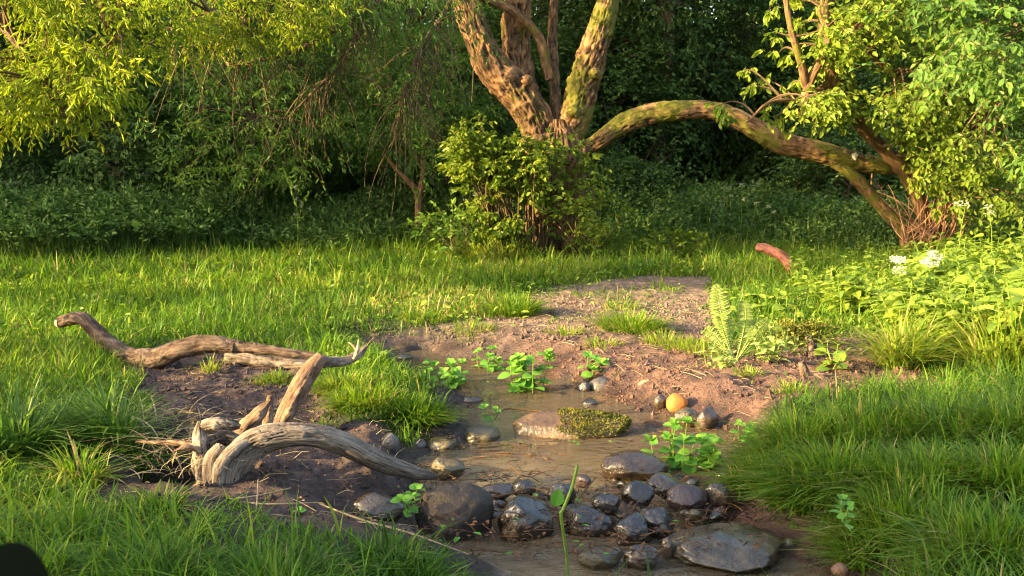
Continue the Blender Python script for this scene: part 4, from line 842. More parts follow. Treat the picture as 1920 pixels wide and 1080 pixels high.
for i, (x, y, h) in enumerate(((-3.0, 3.7, .62), (-3.4, 4.9, .7), (-2.9, 2.9, .5))):  # unseen bushes added to cast shade on the left bank
    q = np.random.default_rng(880+i); b0 = np.array([x, y, gz(x, y)]); r_ = thing('shade_bush', 'low leafy bush added just beyond the left edge to shade the bank', 'bush', b0, 'bushes added beyond the left edge for shade')
    n = 30; t1 = b0+np.stack([q.normal(0, .26, n), q.normal(0, .26, n), q.uniform(.1, 1, n)*h], 1)
    tw = MB(); lm = MB(); strands(tw, np.repeat(b0[None], n, 0), t1, .006, .003, q.normal(0, .04, (n, 3)), 4, q.random(n))
    foliage(lm, tw, t1, .2, b0, 7, 5, OVAL, .07, .2, 885+i, .1, .0025); tw.build('stems', M['twig'], r_); lm.build('leaves', M['leaf_mid'], r_)

# ------------------------------------------------------------------ undergrowth
def edge_y(x):   # where the mown meadow gives way to the rank growth
    return np.interp(x, [-9, -5, -3, -1.6, -.6, .2, 1.2, 2.5, 4, 9], [10.2, 10.6, 12.2, 13.0, 12.7, 12.6, 12.9, 13.0, 12.2, 11])+.5*fb2(np.asarray(x, float), np.asarray(x, float)*0, .9, 3, 5)
q = np.random.default_rng(401)
lm = MB(); tw = MB(); y = q.uniform(10.8, 16.5, 7000); x = q.uniform(-1, 1, 7000)*(y*.55+.8); k = (y > edge_y(x)+.1*q.standard_normal(7000)); x = x[k][:3000]; y = y[k][:3000]
z = terr(x, y)[0]; hh = .10+(.26+.2*(x > -2.2))*sstep(0, 1.6, y-edge_y(x))*(1+.6*fb2(x, y, .8, 2, 5))+.25*(x < -3.6)
foliage(lm, tw, np.stack([x, y, z+hh], 1), .26, (0, 14, -6), 6, 5, OVAL, .075, .1, 402, 0, .003)
# blades and stalks in it
n = 16000; y2 = q.uniform(11, 17, n); x2 = q.uniform(-1, 1, n)*(y2*.55+.5); k = y2 > edge_y(x2)-.1; x2, y2 = x2[k], y2[k]; m_ = len(x2)
z2 = terr(x2, y2)[0]; blades(lm, np.stack([x2, y2, z2], 1), q.uniform(.3, .95, m_)*(1+.2*(x2 < -3.5))*(.4+.6*sstep(0, 1, y2-edge_y(x2))), q.uniform(.008, .014, m_), nrm(q.standard_normal((m_, 2))), q.uniform(.1, .8, m_), np.clip(q.normal(.45, .2, m_), 0, 1), 3)
tag(lm.build('undergrowth', M['leaf_blue']), kind='stuff', label='shaded rank undergrowth at the back edge of the meadow')
lm = MB(); y = np.sqrt(q.uniform(16**2, 34**2, 2600)); x = q.uniform(-1, 1, 2600)*(y*.56+1); z = terr(x, y)[0]
foliage(lm, None, np.stack([x, y, z+.25], 1), .6, (0, 20, -9), 8, 5, OVAL, .15, .1, 403, .05, .003)
tag(lm.build('slope_undergrowth', M['leaf_blue']), kind='stuff', label='low leafy growth covering the wooded slope')

def stalk_plant(name, label, cat, base, hgt, npairs, leafsize, tmpl, mat, seed, flower=None, nst=1, group=None, spread=.12, stemr=.004, stemmat='stem', droop=.25):
    q = np.random.default_rng(seed); base = np.array(base, float); r_ = thing(name, label, cat, base, group); st = MB(); lf = MB(); fl = MB()
    for s_ in range(nst):
        h = hgt*q.uniform(.65, 1) if s_ else hgt; a = q.uniform(0, 6.28)
        tip = base+np.array([math.cos(a)*spread*(s_ > 0)+q.normal(0, .02), math.sin(a)*spread*(s_ > 0), h])
        C = strands(st, base[None]+np.array([[0, 0, -.03]]), tip[None], stemr, stemr*.5, q.normal(0, .02, (1, 3)), 8, .5, 5)[0]
        a0 = q.uniform(0, 3.1)
        for kk in range(npairs):
            f = .22+.78*(kk/(max(npairs-1, 1))); p = C[min(8, int(f*8))]*(1-(f*8 % 1))+C[min(8, int(f*8)+1)]*(f*8 % 1)
            az = a0+kk*math.pi/2
            szk = leafsize*(1-.35*abs(f-.55)*1.6)*(1 if f < .97 else .55)
            for sg in (0, math.pi):
                Yv = np.array([math.cos(az+sg), math.sin(az+sg), .35-droop+(.7 if f > .97 else 0)])+q.normal(0, .12, 3)
                strands(st, p[None], (p+nrm(Yv)*szk*.25)[None], stemr*.4, stemr*.3, None, 1, .6, 3)
                inst(lf, tmpl, (p+nrm(Yv)*szk*.22)[None], Yv[None], np.array([[q.normal(0, .25), q.normal(0, .25), 1]]), szk*q.uniform(.85, 1.1), q.uniform(.2, .95))
        if flower:
            for u in range(flower[0]):
                uu = tip+np.array([q.normal(0, flower[1]), q.normal(0, flower[1]), q.uniform(-flower[1]*1.4, flower[1]*.8)])*(u > 0)
                strands(st, C[6][None], uu[None], .002, .0015, None, 3, .7, 3)
                nn = flower[2]; d = np.stack([q.normal(0, 1, nn), q.normal(0, 1, nn), np.abs(q.normal(0, .3, nn))], 1); d = nrm(d)*flower[3]*np.sqrt(q.random((nn, 1))); d[:, 2] = q.uniform(-.022, .022, nn)
                strands(st, np.repeat(uu[None], 12, 0), (uu+d)[:12]+np.array([0, 0, .02]), .0009, .0006, None, 1, .7, 3)
                for rr in range(3):
                    inst(fl, OVAL, uu+d+np.array([0, 0, .02]), nrm(q.standard_normal((nn, 3))*np.array([1, 1, .3])), nrm(q.normal(0, .35, (nn, 3))+np.array([0, -.8, .7])), flower[4], q.random(nn))
    st.build('stem', M[stemmat], r_)
    if lf.n: lf.build('leaves', M[mat], r_)
    if fl.n: fl.build('blossoms', M['petal' if flower[5] else 'petal_dull'], r_)
    return r_
def gp(px, py):
    p = at(px, py, 0)
    for _ in range(4): p = at(px, py, gz(p[0], p[1]))
    return p
# nettles of the right bank
nets = [stalk_plant('nettle_plant', 'nettle plant in the dense sunlit patch at the right', 'nettle', gp(1600, 600), .34, 7, .12, NETTLE, 'nettle', 500+i, nst=3, group='nettles on the right bank', spread=.16) for i in range(3)]
q = np.random.default_rng(510); cnt = 0
for i in range(640):
    px = q.uniform(1480, 1990); py = q.uniform(478, 700)
    lo = np.interp(px, [1480, 1600, 1700, 1920], [560, 600, 640, 720]); 
    if py > lo or (px < 1560 and q.random() < .5): continue
    p = gp(px, py); s_ = q.uniform(.6, 1.05)*(1.2 if px > 1700 else .72)
    dup(nets[i % 3], p, q.uniform(0, 6.28), (s_, s_, s_*q.uniform(.85, 1.15))); cnt += 1
    if cnt > 260: break
# broad-leaved weeds in the meadow edge
for i, (px, py, h, s_, lab) in enumerate(((1430, 575, .14, .13, 'leafy weed between the fern and the red-brown log'), (1475, 600, .16, .14, 'leafy weed right behind the mossy mound'), (1545, 560, .2, .15, 'broad-leaved weed right of the red-brown log'), (1620, 585, .2, .15, 'broad-leaved weed in front of the nettle patch'), (1570, 690, .12, .085, 'grey-green rosette plant on the mud below the dark soil patch'),
                                    (70, 470, .35, .14, 'tall leafy weed at the left end of the meadow'), (640, 470, .35, .15, 'leafy weed at the back of the meadow left of the young tree'), (700, 465, .3, .15, 'leafy weed at the meadow edge before the young tree'))):
    stalk_plant('leafy_weed', lab, 'weed', gp(px, py), h, 4, s_, BROAD, 'nettle' if px > 900 else 'leaf_blue', 540+i, nst=4, spread=.12)
for i, (px, py, hpx, n, lab) in enumerate(((1742, 600, 120, 7, 'cow parsley with the largest white flower heads, in the nettle patch'), (1672, 600, 110, 3, 'cow parsley with small white heads left of the largest one'), (1692, 600, 90, 2, 'low cow parsley with one white head below its neighbours'), (1800, 560, 175, 3, 'tall cow parsley with pale heads below the bare pink twigs'), (1845, 560, 170, 3, 'tall cow parsley with pale heads near the right edge'))):
    b = gp(px, py); stalk_plant('cow_parsley', lab, 'flower', b, hpx*b[1]/F, 3, .1, NETTLE, 'nettle', 560+i, flower=(max(2, n-2), .055, 46 if i < 3 else 18, .04, .0125, i < 3), nst=1)
cps = None; q = np.random.default_rng(580)
for i in range(13):
    px = q.choice([q.uniform(0, 120), q.uniform(180, 330), q.uniform(380, 620), q.uniform(820, 900), q.uniform(1290, 1400)]); d = q.uniform(12.2, 14); x_ = (px-CX)/F*d; p = (x_, d, gz(x_, d))
    if cps is None: cps = stalk_plant('shaded_cow_parsley', 'dim cow parsley with dull white heads in the shaded undergrowth', 'flower', p, .85, 3, .11, NETTLE, 'leaf_blue', 581, flower=(4, .10, 14, .035, .012, False), nst=2, group='cow parsley in the shade', spread=.2)
    else: dup(cps, p, q.uniform(0, 6), q.uniform(.7, 1.2))

# ------------------------------------------------------------------ fern
fb = gp(1378, 682); fern = thing('fern', 'pale sunlit fern with upright fronds on the far mud bank', 'fern', fb)
q = np.random.default_rng(600)
for i, (px, py, dd) in enumerate(((1342, 532, 0), (1388, 565, .05), (1362, 600, -.05), (1440, 598, .0), (1318, 625, .0), (1470, 635, -.05), (1415, 600, .12), (1455, 660, .05), (1400, 640, -.1))):
    tip = pt(px, py, fb[1]+dd); fr = MB(); L = np.linalg.norm(tip-fb)
    bend = np.array([(-.02 if px < 1378 else .02), 0, .04]); C = strands(fr, fb[None], tip[None], .0035, .001, bend[None]*(1+i % 3), 45, .5, 4)[0]
    ax = nrm(tip-fb); side = nrm(np.cross(ax, np.array([0, 1., 0.25])))
    for kx in range(5, 46):
        f = kx/45; ln = L*.20*math.sin(min(1, (f-.1)*1.6)*math.pi*.5)*(1-f)**.55+.006
        for sg in (-1, 1):
            Yv = side*sg+ax*.35+q.normal(0, .06, 3)
            Yv = Yv+np.array([0, 0, -.25]); inst(fr, LANCE, C[kx][None], Yv[None], np.array([[q.normal(0, .4), -1., .6]]), ln*1.0, q.uniform(.3, 1))
    fr.build('frond', M['fern'], fern)
for i, (px, py, h, n, ls, lab) in enumerate(((1350, 690, .13, 7, .055, 'crinkly yellow-green weed in front of the fern'), (1440, 680, .18, 7, .06, 'crinkly yellow-green weed right of the fern'), (1500, 665, .12, 4, .05, 'small weed growing between the grey stumps'))):
    stalk_plant('crinkly_weed', lab, 'weed', gp(px, py), h, 5, ls, NETTLE, 'fern', 620+i, nst=n, spread=.09, stemr=.0022)

# ------------------------------------------------------------------ driftwood and logs
def grain(amp=.07, f=1., seed=2, lump=.10):
    def d(b, r0):
        q = b*np.array([1, 1, .06])*(5.5*f/r0)+.5*fbm(b*1.2/r0, 2, seed+8)[:, None]
        n_ = fbm(q, 3, seed); crack = np.exp(-(n_/.05)**2)*sstep(-.1, .3, vnoise(b*np.array([1, 1, .3])*2/r0, seed+3))
        return amp*(1-2*np.abs(n_))-1.4*amp*crack+lump*fbm(b*np.array([.9, .9, .45])/r0, 2, seed+4)
    return d
def wood(parts, name, label, cat, base, mat='drift'):
    r_ = thing(name, label, cat, base)
    for pn, mt, tubes in parts:
        m = MB()
        for pl, rl, ns, nr, fl, dsp in tubes:
            pts = [pt(a, b, d) for a, b, d in pl]; rad = [.85*r*p_[2]/F for r, p_ in zip(rl, pl)]
            tube(m, pts, rad, ns, nr, dsp, fl)
        m.build(pn, M[mt], r_, True)
    return r_
g1 = grain(.12, 1.2, 2, .13); g2 = grain(.18, 1., 6, .25)
wood([('trunk', 'drift', [
        ([(424, 948, 3.16), (430, 908, 3.16), (440, 866, 3.17), (472, 832, 3.19), (524, 817, 3.21), (584, 816, 3.24), (642, 832, 3.28), (700, 860, 3.33), (760, 882, 3.39), (818, 894, 3.44)], [40, 36, 36, 36, 33, 31, 30, 27, 21, 8], 110, 240, .8, g1),
        ([(396, 955, 3.18), (386, 905, 3.19), (380, 858, 3.21), (374, 818, 3.24), (376, 790, 3.25)], [14, 17, 17, 14, 6], 50, 100, 1.0, g2),
        ([(404, 950, 3.13), (400, 905, 3.14), (402, 865, 3.16), (418, 838, 3.19)], [18, 22, 22, 15], 50, 80, 1.0, g1),
        ([(410, 945, 3.09), (408, 905, 3.10), (416, 870, 3.11), (440, 843, 3.13), (480, 822, 3.17)], [9, 12, 14, 14, 8], 50, 90, 1.0, g1),
        ([(446, 940, 3.2), (448, 905, 3.19), (462, 868, 3.18), (492, 842, 3.19), (540, 830, 3.2)], [10, 13, 15, 14, 9], 50, 90, 1.0, g1),
        ([(372, 900, 3.22), (366, 868, 3.23), (372, 836, 3.24)], [5, 8, 4], 20, 40, 1.0, g2)]),
      ('stub', 'drift', [([(366, 806, 3.25), (388, 798, 3.25), (414, 794, 3.26), (438, 797, 3.27), (450, 800, 3.27)], [5, 12, 13, 11, 5], 40, 60, 1.0, g2), ([(395, 830, 3.27), (425, 822, 3.28), (452, 826, 3.29)], [13, 15, 9], 30, 40, 1.0, g2)]),
      ('root', 'drift_brown', [([(390, 840, 3.25), (345, 832, 3.27), (300, 830, 3.3), (255, 828, 3.33)], [9, 6, 5, 2], 14, 30, 1.0, g2), ([(372, 845, 3.2), (350, 838, 3.18), (326, 846, 3.16)], [7, 9, 3], 20, 24, .6, g2),
        ([(378, 905, 3.2), (350, 925, 3.18), (335, 950, 3.16)], [7, 5, 2], 12, 20, 1.0, g2)])],
     'arched_driftwood', 'large pale grey arched driftwood lying by the stream, sunlit on top', 'driftwood', pt(560, 930, 3.25))
wood([('snag', 'drift_brown', [([(440, 830, 3.5), (462, 800, 3.52), (488, 772, 3.55), (508, 750, 3.56)], [24, 20, 17, 4], 30, 40, .7, g2), ]), ('side_spike', 'drift_brown', [([(498, 800, 3.6), (505, 770, 3.62), (506, 742, 3.62)], [9, 8, 5], 20, 20, 1, g2)])],
     'broken_root_snag', 'dark broken root snag behind the arched driftwood', 'driftwood', pt(480, 820, 3.55))
wood([('post', 'drift_brown', [([(516, 815, 3.83), (536, 775, 3.86), (560, 730, 3.9), (583, 693, 3.94), (603, 670, 3.97)], [13, 18, 20, 19, 14], 60, 110, 1.0, grain(.12, .8, 12, .1)), ([(528, 800, 3.8), (545, 765, 3.82), (566, 725, 3.86)], [6, 9, 5], 20, 40, 1.0, g2)]),
      ('side_branch', 'drift', [([(592, 676, 3.97), (620, 679, 4.0), (650, 676, 4.05), (672, 664, 4.1), (688, 648, 4.12)], [12, 11, 10, 9, 4], 30, 60, 1.0, g1)]),
      ('splinter', 'splinter', [([(664, 672, 4.06), (671, 655, 4.06), (672, 636, 4.07)], [8, 8, 1], 16, 20, .5, g2), ([(672, 660, 4.06), (660, 646, 4.05), (653, 642, 4.05)], [3, 2, .6], 8, 10, 1, g2)])],
     'leaning_dead_branch', 'brown split dead branch leaning upright, its grey side arm ending in a pale splinter', 'branch', pt(516, 810, 3.83))
wood([('log_body', 'drift_old', [([(112, 604, 5.5), (150, 596, 5.45), (178, 620, 5.38), (212, 650, 5.3), (246, 668, 5.22), (290, 673, 5.15), (335, 655, 5.12), (390, 645, 5.12), (440, 652, 5.12)], [12, 14, 16, 18, 18, 22, 22, 19, 17], 60, 200, 1.0, grain(.10, .8, 22, .16)),
        ([(425, 648, 5.12), (470, 652, 5.12), (530, 660, 5.1), (590, 668, 5.08), (620, 674, 5.06)], [15, 12, 9, 8, 5], 36, 90, 1.0, grain(.12, .8, 23, .16))]),
      ('broken_end', 'splinter', [([(108, 606, 5.5), (114, 606, 5.49)], [8, 11], 20, 4, 1.0, g2)]),
      ('inner_wood', 'drift', [([(425, 668, 5.12), (480, 676, 5.1), (540, 682, 5.08), (600, 684, 5.05)], [14, 12, 11, 8], 36, 80, 1.0, g1)])],
     'long_old_log', 'long crooked old log lying across the left bank, its left end raised', 'log', pt(380, 690, 5.1))
b = gp(1492, 528)[1]
wood([('log_body', 'red_wood', [([(1418, 463, b+.2), (1440, 468, b+.15), (1468, 482, b+.05), (1485, 505, b), (1494, 535, b)], [8, 10, 11, 10, 8], 24, 60, 1.0, grain(.12, .8, 33, .12))])],
     'red_brown_log', 'short curved red-brown log end rising from the meadow at the right', 'log', gp(1492, 528))
b = gp(1520, 672)[1]
wood([('body', 'drift_old', [([(1520, 690, b), (1524, 660, b+.02), (1516, 630, b+.03)], [10, 9, 7], 20, 30, 1.0, g2), ([(1520, 690, b), (1510, 675, b), (1500, 670, b)], [7, 5, 2], 12, 14, 1.0, g2)])], 'grey_root_stump', 'small twisted grey root stump on the mud bank right of the fern', 'stump', gp(1520, 680))
b = gp(1508, 705)[1]
wood([('body', 'drift_old', [([(1511, 715, b), (1508, 698, b), (1503, 678, b)], [8, 9, 6], 20, 24, 1.0, g2)])], 'grey_peg_stump', 'short upright grey wooden peg in the mud below the root stump', 'stump', gp(1508, 708))
b = gp(1500, 640)[1]
# turf mound above it
mc = gp(1500, 650); m = MB(); n = 900; q = np.random.default_rng(8)
x = mc[0]+q.normal(0, .09, n); y = mc[1]+q.normal(.05, .05, n); z = terr(x, y)[0]+q.uniform(.0, .12, n)
foliage(m, None, np.stack([x, y, z], 1)[:120], .05, (mc[0], mc[1], -1), 5, 4, OVAL, .022, .2, 9, .1)
tag(m.build('mossy_mound', M['moss']), 'low rusty mossy mound with small plants between fern and root stump', 'mound')

# ------------------------------------------------------------------ stones
bmm = bmesh.new(); bmesh.ops.create_icosphere(bmm, subdivisions=5, radius=1)
ICO = np.array([v.co[:] for v in bmm.verts]); ICF = np.array([[v.index for v in f.verts] for f in bmm.faces]); bmm.free()
bmm = bmesh.new(); bmesh.ops.create_icosphere(bmm, subdivisions=3, radius=1)
IC3 = np.array([v.co[:] for v in bmm.verts]); IF3 = np.array([[v.index for v in f.verts] for f in bmm.faces]); bmm.free()
def stone_shape(base, seed, rough=.12, flat=.0):
    rough = rough*1.3
    d = base; q = np.random.default_rng(seed)
    r = 1+.16*fbm(d*.9+seed*3.1, 2, seed)+rough*fbm(d*2.3+seed, 4, seed+1)+.02*fbm(d*9, 3, seed+2)
    V = d*(r+.03*fbm(d*5+seed, 3, seed+7))[:, None]
    for _ in range(3 if rough < .07 else 6):      # worn facets
        nvec = nrm(q.standard_normal(3)); h = q.uniform(.66, .9); dd = V@nvec; V = V-np.maximum(0, dd-h)[:, None]*nvec*.75
    return V
def stone(x0, x1, y0, y1, mat, label, wz=None, zs=1., seed=1, name='stone', rough=.12, depth=.8, rot=0., grow=1.08, group=None, cat='stone'):
    cx, cy = (x0+x1)/2, (y0+y1)/2
    if wz is None: wz = -.115
    if 880 < cy and 930 < cx < 1330 and grow == 1.08: grow = 1.24; rot = rot or (seed*1.7) % 1.2-.6; rough = max(rough, .12)
    dist = at(cx, y1, wz)[1]; rx = (x1-x0)/2*dist/F*grow; ry = rx*depth
    al = math.atan((cy-HZ)/F); hh = (y1-y0)/2*dist/F*1.12
    rz = math.sqrt(max(hh*hh-(ry*math.sin(al))**2, (.35*hh)**2))/math.cos(al)
    rz *= zs; c = at(cx, cy, wz+rz*.2)
    V = stone_shape(ICO if (x1-x0) > 45 else IC3, seed, rough)
    a = rot; V = V*np.array([rx, ry, rz]); V = V@np.array([[math.cos(a), math.sin(a), 0], [-math.sin(a), math.cos(a), 0], [0, 0, 1]])
    m = MB(); m.add(V+c, ICF if (x1-x0) > 45 else IF3)
    r_ = bpy.data.objects.new(name, None)
    o = m.build(name, M[mat], None, True)
    o.data.transform(Matrix.Translation(-Vector(c))); o.location = c; bpy.data.objects.remove(r_)
    tag(o, label, cat, group); return o, V+c
lo = -.17
big, bv = stone(962, 1187, 768, 838, 'st_moss', 'long brown boulder with a yellow moss cushion, in mid-stream', seed=11, depth=.5, rough=.08, name='boulder')
stone(776, 930, 905, 1040, 'st_dry', 'big dull grey-brown boulder at the left end of the stone dam', seed=12, depth=.75, wz=lo, name='boulder')
stone(660, 762, 920, 985, 'st_wet_brown', 'soil-covered brown stone half buried left of the big dull boulder', seed=13, wz=-.09)
stone(938, 1034, 926, 1030, 'st_wet', 'black wet rounded stone right of the big dull boulder', seed=14, wz=lo, rough=.08)
stone(1052, 1142, 945, 1010, 'st_wet', 'black glistening stone behind the bent green stalk', seed=15, wz=lo)
stone(1150, 1216, 965, 1030, 'st_wet', 'black wet stone in the lower dam row, left of the shiny one', seed=16, wz=lo)
stone(1196, 1266, 950, 1020, 'st_wet', 'shiny black stone touching the streaky slab', seed=17, wz=lo, rough=.06)
stone(1262, 1470, 966, 1082, 'st_flat', 'large streaky wet slab at the bottom right of the dam', seed=18, wz=lo, depth=.85, zs=.62, name='boulder', rough=.14, grow=1.2)
stone(1087, 1162, 1020, 1064, 'st_olive', 'mottled flat stone lying in the lower pool', seed=19, wz=lo)
stone(1172, 1234, 1022, 1068, 'st_wet_brown', 'brown stone in the lower pool left of the slab', seed=20, wz=lo)
stone(1125, 1247, 845, 908, 'st_wet_brown', 'smooth oval wet stone above the dam, right of centre', seed=21, rough=.05, depth=.7)
stone(1254, 1320, 908, 958, 'st_purple', 'purple-brown angular stone above the slab', seed=22, rough=.1, rot=.3)
stone(1167, 1223, 903, 952, 'st_wet', 'wet stone in the upper dam row below the smooth oval one', seed=23)
stone(1216, 1274, 887, 936, 'st_wet_brown', 'wet stone between smooth oval stone and purple stone', seed=24)
stone(866, 940, 800, 836, 'st_olive', 'olive stone at the left tip of the long mossy boulder', seed=25)
stone(797, 860, 820, 852, 'st_olive', 'olive algae stone against the left bank grass', seed=26)
stone(712, 752, 813, 852, 'st_grey', 'grey stone stuck in the left bank above the driftwood tail', seed=27, wz=-.06)
stone(752, 797, 820, 848, 'st_grey', 'bluish flat stone beside the grey bank stone', seed=28, wz=-.1)
stone(804, 872, 855, 900, 'st_olive', 'brown stone topped with a dead leaf at the driftwood tip', seed=29)
stone(1247, 1289, 738, 773, 'st_orange', 'smooth round orange stone on the right mud bank', seed=30, rough=.065, wz=-.06)
stone(1224, 1252, 738, 768, 'st_wet_brown', 'dark brown stone tucked left of the orange one', seed=31, wz=-.07, rough=.22)
stone(1197, 1224, 713, 737, 'st_tan', 'small tan stone on the mud between two brown ones', seed=32, wz=-.06, rough=.25)
stone(1205, 1262, 680, 712, 'st_brown', 'reddish-brown stone half sunk in the right mud', seed=33, wz=-.06)
stone(1105, 1150, 708, 744, 'st_grey', 'grey speckled stone behind the moss boulder', seed=34)
stone(1083, 1108, 716, 743, 'st_wet', 'dark stone touching the grey speckled one', seed=35)
stone(1088, 1121, 748, 762, 'st_wet', 'flat dark stone just behind the moss boulder', seed=36)
stone(864, 904, 742, 759, 'st_wet_brown', 'dark flat stone alone in the sandy water', seed=37)
stone(848, 888, 645, 672, 'st_olive', 'mossy stone under the far bank', seed=38)
stone(884, 908, 648, 672, 'st_wet', 'dark stone right of the mossy far-bank stone', seed=39)
stone(712, 744, 658, 686, 'st_wet', 'dark upright stone beside the pale splinter', seed=40)
stone(742, 775, 663, 682, 'st_wet_brown', 'low wet stone at the upstream riffle', seed=41)
stone(810, 834, 650, 665, 'st_brown', 'small brown stone at the upstream edge', seed=42)
stone(1262, 1312, 765, 803, 'st_olive', 'mossy lump on the mud below the orange stone', seed=43, wz=-.09)
stone(1302, 1346, 763, 812, 'st_wet_brown', 'dark mud-covered stone right of the mossy lump', seed=44, wz=-.09)
stone(963, 1003, 898, 936, 'st_wet', 'small shiny bluish-black stone behind the rounded black one', seed=45)
stone(1078, 1106, 890, 915, 'st_purple', 'small upright dark stone behind the bent green stalk', seed=46)
stone(1030, 1080, 905, 950, 'st_wet', 'wet stone below the round leaf', seed=47)
stone(905, 960, 905, 935, 'st_wet_brown', 'flat wet stone right of the big dull boulder top', seed=48)
stone(1110, 1165, 925, 960, 'st_wet', 'small black stone in the middle of the dam', seed=49)
stone(1560, 1592, 1056, 1082, 'st_brown', 'rusty brown stone in the grass at the bottom', seed=50, wz=-.12)
stone(1320, 1372, 905, 955, 'st_wet_brown', 'dark stone at the foot of the right grass bank', seed=51, wz=-.12)
stone(565, 597, 592, 610, 'st_wet', 'dark stone half hidden in the meadow grass', seed=52, wz=0)
stone(1240, 1262, 1010, 1050, 'st_wet_brown', 'brown pebble wedged against the streaky slab', seed=53, wz=lo)
# small pebbles wedged in the dam
protos = []
q = np.random.default_rng(700)
for kx, mt in enumerate(('st_wet', 'st_wet_brown', 'st_purple', 'st_olive')):
    m = MB(); m.add(stone_shape(IC3, 800+kx, .15)*np.array([.021, .018, .014]), IF3); o = m.build('pebble', M[mt], None, True)
    tag(o, 'small wet pebble wedged among the stones of the dam', 'pebble', 'pebbles in the stone dam'); protos.append(o)
pool = []
while len(pool) < 85:
    px, py = q.uniform(740, 1500), q.uniform(880, 1070)
    if py < 905 and px < 1080: continue
    if py > 1015 and px < 1080: continue
    pool.append((px, py))
for i, (px, py) in enumerate(pool):
    p = at(px, py, -.15 if py > 950 else -.115); g_ = gz(p[0], p[1])
    o = protos[i] if i < 4 else protos[i % 4].copy()
    if i >= 4: SC.collection.objects.link(o)
    o.location = (p[0], p[1], max(g_+.002, (-.145 if py < 950 else -.21))); o.rotation_euler = (q.uniform(-.4, .4), q.uniform(-.4, .4), q.uniform(0, 6)); o.scale = (q.uniform(.6, 2.1), q.uniform(.6, 2.1), q.uniform(.6, 1.6))
# moss cushion on the mid-stream boulder
big_c = np.array(big.location); sel = bv[(bv[:, 2] > -.10) & (bv[:, 1] < big_c[1]+.06)]
def projx(v): 
    c, s = math.cos(PITCH), math.sin(PITCH); d = v-np.array([0, 0, CAMZ]); dep = d[:, 1]*c-d[:, 2]*s; return CX+F*d[:, 0]/dep
X0 = projx(sel); sel = sel[(fbm(sel*16, 3, 4) > .55-1.3*sstep(1020, 1085, X0)+.9*sstep(1150, 1195, X0))]
i_ = q.integers(0, len(sel), 5200); ps = sel[i_]+q.normal(0, .0028, (5200, 3)); nn = nrm(ps-(big_c+np.array([0, 0, -.06])))
m = MB(); inst(m, OVAL, ps, nn*.7+q.normal(0, .6, ps.shape), q.standard_normal(ps.shape), q.uniform(.004, .012, 5200), np.clip(.5+.5*fbm(ps*30, 2, 9)+q.normal(0, .2, 5200), 0, 1))
mo_ = m.build('moss', M['moss'], None); mo_.data.transform(Matrix.Translation(-Vector(big.location))); mo_.parent = big

# ------------------------------------------------------------------ water plants
def wplant(px, py, wpx, hpx, nst, lpx, label, seed, z=-.115, npair=3):
    b = at(px, py, z); q = np.random.default_rng(seed); r_ = thing('water_plant', label, 'plant', b)
    st = MB(); lf = MB(); s = b[1]/F
    for i in range(nst):
        o = np.array([q.uniform(-.5, .5)*wpx*s*.6, q.uniform(-.06, .06), 0]); tip = b+o*1.5+np.array([q.normal(0, 4)*s, 0, hpx*s*q.uniform(.45, 1.0)])
        C = strands(st, (b+o+np.array([0, 0, -.03]))[None], tip[None], .0028, .0018, q.normal(0, .008, (1, 3)), 6, .4, 5)[0]; a0 = q.uniform(0, 3)
        for kx in range(npair):
            f = .35+.6*kx/max(1, npair-1); p = C[int(round(f*6))]; az = a0+kx*1.57; L = lpx*s*(1.05-.35*f)*q.uniform(.85, 1.1)
            for sg in (0, math.pi):
                Yv = np.array([math.cos(az+sg), math.sin(az+sg), q.uniform(-.1, .45)])
                inst(lf, BROAD, p[None], Yv[None], np.array([[q.normal(0, .3), q.normal(-.25, .3), 1]]), L, q.uniform(.1, 1))
        for sg in range(3):
            a = q.uniform(0, 6.28); inst(lf, BROAD, tip[None], np.array([[math.cos(a), math.sin(a), 1.2]]), np.array([[0, -.5, 1.]]), lpx*s*.5, q.uniform(.6, 1))
    st.build('stem', M['stem'], r_); lf.build('leaves', M['cress'], r_)
wplant(797, 717, 50, 36, 4, 24, 'water plant, leftmost of the row in the upper stream', 901)
wplant(862, 724, 80, 52, 7, 25, 'water plant with fresh leaves, second from left in the upper stream', 902)
wplant(912, 692, 40, 34, 4, 21, 'small water plant behind the row in the upper stream', 903)
wplant(990, 735, 90, 72, 9, 32, 'largest leafy water plant in the middle of the upper stream', 904)
wplant(1122, 714, 62, 50, 6, 27, 'bright water plant right behind the moss boulder', 905)
wplant(916, 780, 26, 22, 2, 20, 'small seedling on debris left of the moss boulder', 906, npair=2)
wplant(1262, 868, 100, 88, 7, 34, 'tall water plant with big round leaves below the orange stone', 907)
wplant(1330, 872, 90, 50, 8, 31, 'spreading water plant with round leaves against the right grass bank', 908)
wplant(1400, 815, 60, 28, 4, 22, 'low leafy sprout at the tip of the right grass bank', 909, z=-.05)
wplant(1592, 965, 30, 40, 2, 26, 'broad-leaved seedling poking through the right grass bank', 910, z=.16)
wplant(560, 1000, 40, 30, 2, 24, 'small green seedling in the grass below the arched driftwood', 911, z=-.03)
wplant(690, 690, 60, 34, 8, 12, 'lacy bright weed beside the pale splinter', 912, z=-.05, npair=4)
wplant(775, 945, 60, 22, 3, 30, 'few green leaves lying left of the big dull boulder', 913, z=-.07, npair=2)
